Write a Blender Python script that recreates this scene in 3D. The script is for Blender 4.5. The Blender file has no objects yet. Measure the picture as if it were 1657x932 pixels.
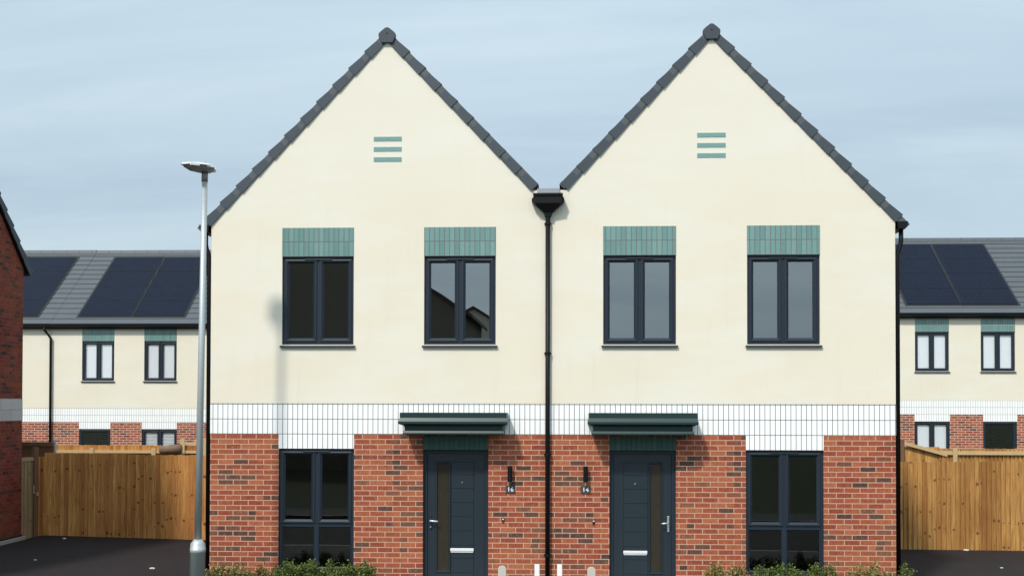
import bpy, bmesh, math, random
from mathutils import Vector, Matrix
R = math.radians
sc = bpy.context.scene
C = sc.collection

# ------------------------------------------------------------------ camera
W, H, F = 1657.0, 932.0, 1900.0
CAM = Vector((0.30, -17.1, 2.73))
YAW, PITCH, ROLL, SHIFT = 2.62, 1.0, 0.10, 0.0941
cam_d = bpy.data.cameras.new('camera'); cam = bpy.data.objects.new('camera', cam_d); C.objects.link(cam)
cam_d.sensor_width = 36; cam_d.lens = 36 * F / W; cam_d.shift_y = SHIFT
cam_d.clip_start = 0.1; cam_d.clip_end = 5000
CR = Matrix.Rotation(R(YAW), 3, 'Z') @ Matrix.Rotation(R(90 + PITCH), 3, 'X') @ Matrix.Rotation(R(ROLL), 3, 'Z')
cam.matrix_world = Matrix.Translation(CAM) @ CR.to_4x4()
sc.camera = cam

# ------------------------------------------------------------------ world and sun
SUN_EL, SUN_AZ = 48.0, 26.0      # azimuth: degrees to the left of the line facade -> camera
sv = Vector((-math.sin(R(SUN_AZ)) * math.cos(R(SUN_EL)), -math.cos(R(SUN_AZ)) * math.cos(R(SUN_EL)), math.sin(R(SUN_EL))))
world = bpy.data.worlds.new('World'); sc.world = world; world.use_nodes = True
nt = world.node_tree; nt.nodes.clear()
def wn(t, **k):
    n = nt.nodes.new(t)
    for a, v in k.items(): setattr(n, a, v)
    return n
out = wn('ShaderNodeOutputWorld'); bg = wn('ShaderNodeBackground'); bg.inputs[1].default_value = 0.116
sky = wn('ShaderNodeTexSky', sky_type='NISHITA', sun_disc=False)
sky.sun_elevation = R(SUN_EL); sky.sun_rotation = math.atan2(sv.x, sv.y); sky.air_density = 1.0; sky.dust_density = 1.5; sky.ozone_density = 1.0
tc = wn('ShaderNodeTexCoord'); sep = wn('ShaderNodeSeparateXYZ')
nt.links.new(tc.outputs['Generated'], sep.inputs[0])
def wmath(op, a, b=None):
    n = wn('ShaderNodeMath', operation=op)
    for i, v in enumerate((a, b)):
        if v is None: continue
        if isinstance(v, (int, float)): n.inputs[i].default_value = v
        else: nt.links.new(v, n.inputs[i])
    return n.outputs[0]
den = wmath('ADD', wmath('MAXIMUM', sep.outputs[2], 0.0), 0.22)
cx = wmath('DIVIDE', sep.outputs[0], den); cy = wmath('DIVIDE', sep.outputs[1], den)
cmb = wn('ShaderNodeCombineXYZ'); nt.links.new(cx, cmb.inputs[0]); nt.links.new(wmath('MULTIPLY', cy, 2.2), cmb.inputs[1])
n1 = wn('ShaderNodeTexNoise'); n1.inputs['Scale'].default_value = 1.15; n1.inputs['Detail'].default_value = 5; n1.inputs['Roughness'].default_value = 0.5; n1.inputs['Distortion'].default_value = 0.35
nt.links.new(cmb.outputs[0], n1.inputs['Vector'])
rp = wn('ShaderNodeValToRGB'); rp.color_ramp.elements[0].position = 0.33; rp.color_ramp.elements[1].position = 0.66
rp.color_ramp.elements[0].color = (0.88, 0.88, 0.88, 1); rp.color_ramp.elements[1].color = (0.98, 0.98, 0.98, 1)
nt.links.new(n1.outputs[0], rp.inputs[0])
mx = wn('ShaderNodeMix', data_type='RGBA'); nt.links.new(rp.outputs[0], mx.inputs[0])
n2 = wn('ShaderNodeTexNoise'); n2.inputs['Scale'].default_value = 1.05; n2.inputs['Detail'].default_value = 5; n2.inputs['Roughness'].default_value = 0.55; n2.inputs['Distortion'].default_value = 0.5
cm2 = wn('ShaderNodeCombineXYZ'); nt.links.new(wmath('ADD', wmath('MULTIPLY', cx, 0.7), wmath('MULTIPLY', cy, 0.45)), cm2.inputs[0]); nt.links.new(wmath('MULTIPLY', cy, 2.3), cm2.inputs[1]); cm2.inputs[2].default_value = 3.7
nt.links.new(cm2.outputs[0], n2.inputs['Vector'])
rc = wn('ShaderNodeValToRGB'); rc.color_ramp.elements[0].position = 0.33; rc.color_ramp.elements[1].position = 0.68
rc.color_ramp.elements[0].color = (3.55, 4.55, 5.40, 1); rc.color_ramp.elements[1].color = (4.65, 5.65, 6.25, 1); nt.links.new(n2.outputs[0], rc.inputs[0])
# thin cloud is brighter around the veiled sun
dt = wn('ShaderNodeVectorMath', operation='DOT_PRODUCT'); nt.links.new(tc.outputs['Generated'], dt.inputs[0]); dt.inputs[1].default_value = sv
hz_ = wmath('ADD', wmath('MULTIPLY', wmath('MINIMUM', wmath('MAXIMUM', sep.outputs[2], 0.0), 0.4), 0.55), 0.87)
glow = wmath('MULTIPLY', hz_, wmath('ADD', wmath('MULTIPLY', wmath('POWER', wmath('MAXIMUM', dt.outputs['Value'], 0.0), 2.0), 0.85), 1.0))
gm_ = wn('ShaderNodeVectorMath', operation='SCALE'); nt.links.new(rc.outputs[0], gm_.inputs[0]); nt.links.new(glow, gm_.inputs['Scale'])
nt.links.new(sky.outputs[0], mx.inputs[6]); nt.links.new(gm_.outputs[0], mx.inputs[7])
nt.links.new(mx.outputs[2], bg.inputs[0]); nt.links.new(bg.outputs[0], out.inputs[0])

sun_d = bpy.data.lights.new('sun', 'SUN'); sun_d.energy = 2.75; sun_d.angle = R(4.4); sun_d.color = (1.0, 0.94, 0.86)
sun = bpy.data.objects.new('sun', sun_d); C.objects.link(sun)
sun.rotation_euler = sv.to_track_quat('Z', 'Y').to_euler(); sun.location = (-10, -30, 30)
sc.view_settings.view_transform = 'Standard'; sc.view_settings.look = 'None'
sc.view_settings.gamma = 1; sc.view_settings.use_curve_mapping = False
sc.view_settings.exposure = 0.27

# ------------------------------------------------------------------ measuring helpers (photo pixel -> point on a real plane)
def ray(px, py):
    v = Vector(((px - W / 2) / F, -(py - H / 2 - SHIFT * W) / F, -1.0))
    return CR @ v
def P(px, py, Y):
    d = ray(px, py); t = (Y - CAM.y) / d.y
    p = CAM + d * t
    return p.x, p.z
def PX(px, Y, py=600): return P(px, py, Y)[0]
def PZ(py, Y, px=828): return P(px, py, Y)[1]
def plane_hit(px, py, p0, n):
    d = ray(px, py); t = (p0 - CAM).dot(n) / d.dot(n); return CAM + d * t
def ground_z(x): return max(-0.045, min(0.05, 0.002 - 0.0048 * x))

# ------------------------------------------------------------------ materials
def srgb(r, g, b):
    f = lambda c: (c / 255 / 12.92) if c <= 10 else ((c / 255 + 0.055) / 1.055) ** 2.4
    return (f(r), f(g), f(b), 1)
class NT:
    def __init__(s, name):
        s.m = bpy.data.materials.new(name); s.m.use_nodes = True; s.t = s.m.node_tree; s.t.nodes.clear()
        s.o = s.t.nodes.new('ShaderNodeOutputMaterial'); s.b = s.t.nodes.new('ShaderNodeBsdfPrincipled')
        s.t.links.new(s.b.outputs[0], s.o.inputs[0]); s.tc = s.t.nodes.new('ShaderNodeTexCoord')
    def n(s, t, ins=None, **k):
        n = s.t.nodes.new(t)
        for a, v in k.items(): setattr(n, a, v)
        for a, v in (ins or {}).items(): s.set(n.inputs[a], v)
        return n
    def set(s, sock, v):
        if hasattr(v, 'is_output'): s.t.links.new(v, sock)
        elif isinstance(v, tuple) and len(v) == 3 and sock.type == 'RGBA': sock.default_value = (*v, 1)
        else: sock.default_value = v
    def math(s, op, a, b=0.0, clamp=False):
        return s.n('ShaderNodeMath', {0: a, 1: b}, operation=op, use_clamp=clamp).outputs[0]
    def mix(s, f, a, b, bt='MIX'):
        return s.n('ShaderNodeMix', {0: f, 6: a, 7: b}, data_type='RGBA', blend_type=bt).outputs[2]
    def ramp(s, f, els, interp='LINEAR'):
        r = s.n('ShaderNodeValToRGB', {0: f}); cr = r.color_ramp; cr.interpolation = interp
        while len(cr.elements) < len(els): cr.elements.new(0.5)
        for e, (p, c) in zip(cr.elements, els):
            e.position = p; e.color = c if len(c) == 4 else (*c, 1)
        return r.outputs[0]
    def noise(s, scale, detail=3, rough=0.5, vec=None, dist=0.0):
        d = {'Scale': scale, 'Detail': detail, 'Roughness': rough, 'Distortion': dist}
        d['Vector'] = vec if vec is not None else s.tc.outputs['Object']
        return s.n('ShaderNodeTexNoise', d).outputs[0]
    def scaled(s, v):
        return s.n('ShaderNodeMapping', {'Vector': s.tc.outputs['Object'], 'Scale': v}).outputs[0]
    def bump(s, h, strength=0.3, dist=0.01):
        s.set(s.b.inputs['Normal'], s.n('ShaderNodeBump', {'Height': h, 'Strength': strength, 'Distance': dist}).outputs[0])
    def out(s, col=None, rough=0.5, metal=0.0, spec=0.5):
        if col is not None: s.set(s.b.inputs['Base Color'], col)
        s.set(s.b.inputs['Roughness'], rough); s.b.inputs['Metallic'].default_value = metal
        s.b.inputs['Specular IOR Level'].default_value = spec
        return s.m
def plain(name, col, rough=0.5, metal=0.0, vary=0.12, scale=6, spec=0.5, bump=0.0):
    t = NT(name); f = t.noise(scale, 4, 0.6)
    c = t.mix(t.math('MULTIPLY', f, vary * 2), col, tuple(x * 0.6 for x in col[:3]))
    if bump: t.bump(t.noise(scale * 12, 3), bump, 0.004)
    return t.out(c, rough, metal, spec)
def brick_mat(name, zoff, stops, mortar, bw=0.225, rh=0.075, ms=0.006, offset=0.5, rough=0.85, uoff=0.0, fine=0.35, bump=0.5, spec=0.3, streak=0.0, patch=0.3, pcol=(0.5, 0.2, 0.08)):
    t = NT(name); s = t.n('ShaderNodeSeparateXYZ', {0: t.tc.outputs['Object']})
    u = t.math('ADD', t.math('ADD', s.outputs[0], s.outputs[1]), bw * 200 + uoff)
    v = t.math('ADD', t.math('SUBTRACT', s.outputs[2], zoff), rh * 200)
    vec = t.n('ShaderNodeCombineXYZ', {0: u, 1: v}).outputs[0]
    b = t.n('ShaderNodeTexBrick', {'Vector': vec, 'Color1': (0, 0, 0, 1), 'Color2': (1, 1, 1, 1), 'Mortar': (0, 0, 0, 1), 'Scale': 1.0,
        'Mortar Size': ms, 'Mortar Smooth': 0.15, 'Bias': 0.0, 'Brick Width': bw, 'Row Height': rh})
    b.offset = offset; b.offset_frequency = 2; b.squash = 1
    tint = b.outputs[0]
    if fine >= 0.3:      # darker bricks come in runs along a course
        row = t.math('FLOOR', t.math('DIVIDE', v, rh)); seg = t.math('FLOOR', t.math('DIVIDE', t.math('SUBTRACT', u, t.math('MULTIPLY', t.math('MODULO', row, 2.0), bw * 0.5)), bw * 3))
        rn = t.n('ShaderNodeTexWhiteNoise', {'Vector': t.n('ShaderNodeCombineXYZ', {0: seg, 1: row}).outputs[0]}, noise_dimensions='2D').outputs[0]
        pw = t.math('ADD', 1.15, t.math('MULTIPLY', t.math('GREATER_THAN', rn, 0.82), -0.85))
        tint = t.math('POWER', b.outputs[0], pw)
    col = t.ramp(tint, stops, 'CONSTANT')
    nf = t.noise(38, 4, 0.7)
    col = t.mix(t.math('MULTIPLY', t.math('SUBTRACT', nf, 0.42, True), fine * 5, True), col, t.mix(1.0, col, (0.55, 0.5, 0.48), 'MULTIPLY'))
    if fine >= 0.3:
        nf3 = t.noise(26, 5, 0.8); col = t.mix(t.math('MULTIPLY', t.math('SUBTRACT', nf3, 0.5, True), 5.0, True), col, t.mix(1.0, col, (0.62, 0.5, 0.45), 'MULTIPLY'))
        nf2 = t.noise(17, 4, 0.75); col = t.mix(t.math('MULTIPLY', t.math('SUBTRACT', nf2, 0.53, True), 4.5, True), col, t.mix(0.45, col, (0.62, 0.27, 0.14)))
    big = t.noise(0.7, 3, 0.5)
    col = t.mix(t.math('MULTIPLY', t.math('SUBTRACT', big, 0.42, True), patch * 5, True), col, t.mix(0.45, col, pcol))
    mc = t.mix(t.noise(3.0, 3), mortar, tuple(x * 0.72 for x in mortar))
    col = t.mix(b.outputs['Fac'], col, mc)
    hgt = t.math('SUBTRACT', t.math('MULTIPLY', nf, 0.25), b.outputs['Fac'])
    t.bump(hgt, bump, 0.006)
    return t.out(col, rough, 0, spec)

BAND_Z = PZ(703, 0, 886)           # underside of the white band on the pair of houses
BR = [(0.0, (0.40, 0.098, 0.052)), (0.14, (0.46, 0.125, 0.06)), (0.27, (0.37, 0.082, 0.045)), (0.4, (0.50, 0.155, 0.078)), (0.52, (0.43, 0.105, 0.055)),
      (0.66, (0.335, 0.075, 0.042)), (0.78, (0.47, 0.14, 0.07)), (0.83, (0.13, 0.07, 0.055)), (0.88, (0.20, 0.085, 0.06)), (0.92, (0.10, 0.058, 0.05)), (0.97, (0.27, 0.10, 0.06))]
MORT = (0.62, 0.38, 0.27)
BR = [(p, (c[0] * 0.84, c[1] * 0.84, c[2] * 0.80)) for p, c in BR]
m_brick = brick_mat('red_multi_brick', BAND_Z, BR, MORT, fine=0.5, ms=0.0066)
m_brick_far = brick_mat('red_multi_brick_far', 0.0, BR, (0.72, 0.52, 0.42), ms=0.008)
m_brick_left_shaded = brick_mat('red_multi_brick_shaded', 0.0, [(p, tuple(c * k for c, k in zip(col, (0.62, 0.42, 0.46)))) for p, col in BR], (0.20, 0.10, 0.09), ms=0.005)  # main brick palette darkened: the left gable's shade is put into the colour
WH = [(0.0, (0.90, 0.90, 0.88)), (0.3, (0.93, 0.93, 0.91)), (0.6, (0.89, 0.89, 0.87)), (0.8, (0.915, 0.915, 0.90))]
def white_mat(name, z, mort=(0.10, 0.10, 0.105)): return brick_mat(name, z, WH, mort, bw=0.0742, rh=0.2175, ms=0.0046, offset=0.0, rough=0.45, fine=0.02, bump=0.5, spec=0.5, patch=0.0)
m_white = white_mat('white_soldier_brick', BAND_Z)
GR = [(0.0, (0.140, 0.262, 0.243)), (0.25, (0.15, 0.28, 0.26)), (0.5, (0.16, 0.292, 0.268)), (0.72, (0.13, 0.25, 0.232)), (0.88, (0.178, 0.31, 0.282))]
def green_mat(name, z, rh=0.2175, bw=0.0742, spec=0.6): return brick_mat(name, z, GR, (0.17, 0.16, 0.15), bw=bw, rh=rh, ms=0.0056, offset=0.0, rough=0.22, fine=0.15, bump=0.5, spec=spec, patch=0.3, pcol=(0.22, 0.40, 0.385))
HEAD_Z = PZ(414, 0, 886)
m_green = green_mat('green_glazed_brick', HEAD_Z)
m_green_dark_shaded = brick_mat('shaded_dark_green_brick', HEAD_Z, [(p, (col[0] * 0.25, col[1] * 0.36, col[2] * 0.31)) for p, col in GR], (0.03, 0.035, 0.03), bw=0.0742, rh=0.5, ms=0.0042, offset=0.0, rough=0.4, fine=0.1, bump=0.3, spec=0.3, patch=0)  # panel greens made darker, partly painting in the shade under the canopy
m_green_plain = plain('green_glazed_plain', (0.19, 0.34, 0.315), 0.3, vary=0.2, scale=9)

def render_mat():
    t = NT('cream_render')
    f = t.noise(0.55, 5, 0.6); g = t.noise(2.3, 4, 0.6)
    c = t.mix(t.math('MULTIPLY', t.math('SUBTRACT', f, 0.35, True), 2.2, True), (0.785, 0.71, 0.575), (0.735, 0.66, 0.525))
    c = t.mix(t.math('MULTIPLY', g, 0.4), c, (0.73, 0.70, 0.575))
    c = t.mix(t.math('MULTIPLY', t.math('SUBTRACT', t.noise(1.0, 4, 0.6, t.scaled((0.35, 1, 1.3))), 0.45, True), 3.0, True), c, (0.79, 0.77, 0.69))
    c = t.mix(t.math('MULTIPLY', t.math('SUBTRACT', t.noise(1.6, 5, 0.7, t.scaled((3, 1, 0.35))), 0.56, True), 1.2, True), c, (0.62, 0.60, 0.50))
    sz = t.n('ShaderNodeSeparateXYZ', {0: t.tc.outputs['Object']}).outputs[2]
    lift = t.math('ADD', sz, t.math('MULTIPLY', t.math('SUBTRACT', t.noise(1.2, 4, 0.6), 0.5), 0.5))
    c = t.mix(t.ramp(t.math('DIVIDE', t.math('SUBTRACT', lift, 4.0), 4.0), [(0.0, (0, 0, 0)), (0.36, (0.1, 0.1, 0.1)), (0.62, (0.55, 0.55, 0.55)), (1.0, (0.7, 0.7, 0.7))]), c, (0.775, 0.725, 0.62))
    t.bump(t.noise(160, 3, 0.7), 0.35, 0.003)
    return t.out(c, 0.9, 0, 0.2)
m_render = render_mat()
m_frame = plain('anthracite_upvc', (0.014, 0.023, 0.036), 0.45, vary=0.1, scale=3, spec=0.4)
m_door = plain('anthracite_door', (0.012, 0.022, 0.031), 0.42, vary=0.12, scale=3, bump=0.05)
m_black = plain('black_rainwater_plastic', (0.004, 0.004, 0.005), 0.5, vary=0.1, spec=0.25)
m_canopy = plain('dark_green_grey_canopy', (0.013, 0.036, 0.034), 0.38, vary=0.15, scale=2.5, spec=0.4)
m_steel = plain('brushed_steel', (0.72, 0.72, 0.72), 0.3, 0.9, vary=0.05)
m_letter = plain('satin_letterplate', (0.82, 0.82, 0.83), 0.35, 0.2, vary=0.03)
m_sill = plain('dark_sill', (0.05, 0.05, 0.055), 0.4)
m_slate_sign = plain('slate_plate', (0.05, 0.055, 0.06), 0.5)
m_digit = plain('white_digits', (0.85, 0.85, 0.85), 0.5, vary=0.02)
m_lead = plain('lead_flashing', (0.22, 0.235, 0.26), 0.45, 0.3)
m_inside = plain('interior_paint', (0.42, 0.39, 0.33), 0.9, vary=0.05, scale=1)
m_floor = plain('interior_floor', (0.20, 0.17, 0.13), 0.8, vary=0.1, scale=1)
m_blind = plain('white_blind', (0.93, 0.94, 0.95), 0.7, vary=0.03)
m_conc = plain('concrete', (0.42, 0.41, 0.39), 0.85, vary=0.3, scale=12, bump=0.3)
m_plinth = plain('dark_plinth_brick', (0.025, 0.024, 0.026), 0.8, vary=0.3, scale=8)
m_red = plain('red_button', (0.5, 0.02, 0.02), 0.4)
def verge_mat():
    t = NT('verge_plastic'); f = t.noise(2.5, 4, 0.6); g = t.noise(45, 3, 0.7)
    c = t.mix(f, (0.036, 0.049, 0.061), (0.056, 0.070, 0.083)); c = t.mix(t.math('MULTIPLY', g, 0.3), c, (0.035, 0.045, 0.055))
    return t.out(c, 0.55, 0, 0.4)
m_verge = verge_mat()
def tile_mat(name, pal, rh=0.33, bw=0.33, z=0):
    t = brick_mat(name, 0.0, pal, (0.02, 0.021, 0.024), bw=bw, rh=rh, ms=0.006, offset=0.5, rough=0.6, fine=0.1, bump=0.3, spec=0.4, patch=0.1, pcol=(0.12, 0.13, 0.13))
    return t
m_tile = tile_mat('grey_roof_tile', [(0, (0.10, 0.112, 0.125)), (0.3, (0.125, 0.138, 0.15)), (0.6, (0.09, 0.10, 0.112)), (0.8, (0.14, 0.15, 0.16))])
m_tile_plain = plain('grey_ridge_tile', (0.085, 0.095, 0.105), 0.6, vary=0.25, scale=3)
m_tile_brown = tile_mat('brown_roof_tile', [(0, (0.06, 0.05, 0.045)), (0.5, (0.08, 0.065, 0.055))])
def solar_mat():
    t = NT('black_solar_cells'); s = t.n('ShaderNodeSeparateXYZ', {0: t.tc.outputs['Object']})
    vec = t.n('ShaderNodeCombineXYZ', {0: s.outputs[0], 1: s.outputs[1]}).outputs[0]
    b = t.n('ShaderNodeTexBrick', {'Vector': vec, 'Color1': (0, 0, 0, 1), 'Color2': (1, 1, 1, 1), 'Mortar': (0, 0, 0, 1), 'Scale': 1.0, 'Mortar Size': 0.002, 'Brick Width': 0.166, 'Row Height': 0.166})
    b.offset = 0
    c = t.mix(b.outputs[0], (0.003, 0.006, 0.016), (0.004, 0.008, 0.020)); c = t.mix(b.outputs['Fac'], c, (0.02, 0.03, 0.05))
    return t.out(c, 0.5, 0, 0.12)
m_solar = solar_mat()
m_solar_frame = plain('solar_frame', (0.012, 0.012, 0.014), 0.4)
def glass_mat(name, refl, tint):
    t = NT(name); t.t.nodes.remove(t.b)
    lw = t.n('ShaderNodeLayerWeight', {'Blend': 0.25}).outputs['Fresnel']
    fac = t.math('ADD', refl, t.math('MULTIPLY', lw, 0.12), True)
    wob = t.n('ShaderNodeBump', {'Height': t.noise(1.3, 1, 0.4), 'Strength': 0.035, 'Distance': 0.02}).outputs[0]
    gl = t.n('ShaderNodeBsdfGlossy', {'Color': (0.93, 0.97, 0.96, 1), 'Roughness': 0.0, 'Normal': wob}).outputs[0]
    tr = t.n('ShaderNodeBsdfTransparent', {'Color': tint}).outputs[0]
    ms = t.n('ShaderNodeMixShader', {0: fac, 1: tr, 2: gl})
    t.t.links.new(ms.outputs[0], t.o.inputs[0]); return t.m
m_glass = glass_mat('window_glass', 0.27, (0.72, 0.74, 0.72, 1))
m_glass_low = glass_mat('ground_floor_glass', 0.07, (0.7, 0.7, 0.66, 1))
m_glass_far = glass_mat('terrace_glass', 0.12, (0.93, 0.94, 0.95, 1))
m_glass_door = plain('obscured_door_glass', (0.040, 0.034, 0.022), 0.18, vary=0.5, scale=14, bump=0.1)
def galv():
    t = NT('galvanised_steel'); v = t.n('ShaderNodeTexVoronoi', {'Vector': t.tc.outputs['Object'], 'Scale': 60}).outputs['Color']
    g = t.noise(4, 4, 0.6, t.scaled((1, 1, 0.3)))
    c = t.mix(g, (0.40, 0.44, 0.45), (0.56, 0.61, 0.62)); c = t.mix(0.12, c, v, 'MULTIPLY')
    return t.out(c, 0.45, 0.35, 0.5)
m_galv = galv()
m_lamp = plain('lamp_head_grey', (0.62, 0.63, 0.64), 0.35, 0.2, vary=0.05)
m_lamp_dark = plain('lamp_underside', (0.20, 0.19, 0.18), 0.5)
m_lens = plain('lamp_lens', (0.8, 0.8, 0.8), 0.15)
def wood_mat(name, a, b, c3, shade=0.5):
    t = NT(name); s = t.n('ShaderNodeSeparateXYZ', {0: t.tc.outputs['Object']})
    u = s.outputs[0]
    bi = t.math('FLOOR', t.math('DIVIDE', t.math('ADD', u, 54.0), 0.09))
    wnz = t.n('ShaderNodeTexWhiteNoise', {'W': bi}, noise_dimensions='1D')
    grain = t.noise(1.0, 6, 0.65, t.scaled((55, 55, 2.2)), 0.6)
    col = t.mix(wnz.outputs[0], a, b)
    col = t.mix(t.math('MULTIPLY', t.math('SUBTRACT', grain, 0.36, True), 3.2, True), col, c3)
    pat = t.noise(0.9, 3, 0.5)
    col = t.mix(t.math('MULTIPLY', t.math('SUBTRACT', pat, 0.4, True), 1.6, True), col, t.mix(1.0, col, (0.62, 0.5, 0.42), 'MULTIPLY'))
    # knots: their rows shift from one run of boards to the next
    run = t.math('FLOOR', t.math('DIVIDE', t.math('ADD', u, 54.0), 0.63))
    rw = t.n('ShaderNodeTexWhiteNoise', {'W': run}, noise_dimensions='1D').outputs[0]
    kz = t.math('ADD', t.math('ADD', s.outputs[2], t.math('MULTIPLY', rw, 0.7)), t.math('MULTIPLY', wnz.outputs[0], 0.09))
    cu = t.math('SUBTRACT', t.math('FRACT', t.math('DIVIDE', t.math('ADD', u, 54.0), 0.09)), 0.55)
    cz = t.math('SUBTRACT', t.math('FRACT', t.math('DIVIDE', t.math('ADD', kz, 50.0), 0.47)), 0.5)
    d2 = t.math('ADD', t.math('POWER', t.math('MULTIPLY', cu, 0.09), 2.0), t.math('POWER', t.math('MULTIPLY', cz, 0.47), 2.0))
    wob = t.math('MULTIPLY', t.math('SUBTRACT', t.noise(22, 3, 0.6), 0.35), 0.0034)
    
    rnd = t.n('ShaderNodeTexWhiteNoise', {'Vector': t.n('ShaderNodeCombineXYZ', {0: bi, 1: t.math('FLOOR', t.math('DIVIDE', t.math('ADD', kz, 50.0), 0.47))}).outputs[0]}, noise_dimensions='2D').outputs[0]
    kn = t.math('LESS_THAN', t.math('ADD', d2, wob), t.math('MULTIPLY', t.math('SUBTRACT', rnd, 0.44), 0.0024))
    col = t.mix(t.math('MULTIPLY', kn, 0.8), col, (0.10, 0.035, 0.015))
    t.bump(grain, 0.25, 0.004)
    return t.out(col, 0.75, 0, 0.3)
m_fence = wood_mat('fence_boards', (0.47, 0.205, 0.055), (0.80, 0.43, 0.13), (0.32, 0.12, 0.032))
m_fence_r = wood_mat('fence_boards_light', (0.42, 0.20, 0.055), (0.74, 0.42, 0.135), (0.28, 0.13, 0.036))
m_rail = plain('fresh_sawn_rail', (0.60, 0.42, 0.22), 0.75, vary=0.3, scale=5, bump=0.2)
m_post = plain('brown_timber_post', (0.19, 0.10, 0.05), 0.8, vary=0.4, scale=6, bump=0.3)
m_log = plain('weathered_log', (0.27, 0.17, 0.105), 0.85, vary=0.7, scale=14, bump=0.5)
def asphalt(name, base):
    t = NT(name); n = t.noise(90, 3, 0.7); g = t.noise(0.5, 4, 0.6); k = t.noise(6, 3, 0.6, t.scaled((1, 3, 1)))
    c = t.mix(n, tuple(x * 0.6 for x in base), tuple(x * 1.5 for x in base))
    c = t.mix(t.math('MULTIPLY', t.math('SUBTRACT', g, 0.4, True), 1.5, True), c, tuple(x * 1.6 for x in base))
    c = t.mix(t.math('MULTIPLY', t.math('SUBTRACT', k, 0.58, True), 3.0, True), c, tuple(x * 3.0 for x in base))
    sp = t.n('ShaderNodeTexVoronoi', {'Vector': t.tc.outputs['Object'], 'Scale': 22.0}); c = t.mix(t.math('LESS_THAN', sp.outputs['Distance'], 0.09), c, tuple(x * 7 for x in base))
    t.bump(n, 0.5, 0.004); return t.out(c, 0.9, 0, 0.2)
m_asph = asphalt('fresh_driveway_asphalt', (0.019, 0.0150, 0.0155))
m_road = asphalt('road_asphalt', (0.05, 0.05, 0.05))
m_pave = plain('footpath_asphalt', (0.10, 0.10, 0.10), 0.9, vary=0.2, scale=10)
m_soil = plain('bark_soil', (0.07, 0.045, 0.03), 0.95, vary=0.6, scale=20, bump=0.5)
m_grass = plain('grass_ground', (0.045, 0.06, 0.022), 0.95, vary=0.5, scale=3, bump=0.5)
def leaf_mat(name, a, b):
    t = NT(name); r = t.n('ShaderNodeNewGeometry').outputs['Random Per Island']
    t.set(t.b.inputs['Subsurface Weight'], 0.0)
    return t.out(t.mix(r, a, b), 0.5, 0, 0.4)
m_leaf = leaf_mat('hedge_leaf', (0.04, 0.075, 0.013), (0.15, 0.20, 0.04))
m_leaf_y = leaf_mat('hedge_leaf_new_growth', (0.075, 0.11, 0.02), (0.33, 0.27, 0.085))
m_twig = plain('twig_bark', (0.13, 0.075, 0.04), 0.9)
m_postcap = plain('beige_plastic_post', (0.52, 0.50, 0.44), 0.6, vary=0.1)
m_whitepost = plain('white_plastic_post', (0.85, 0.85, 0.84), 0.4, vary=0.03)
m_stone = plain('pale_stone', (0.7, 0.68, 0.64), 0.8)

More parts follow.
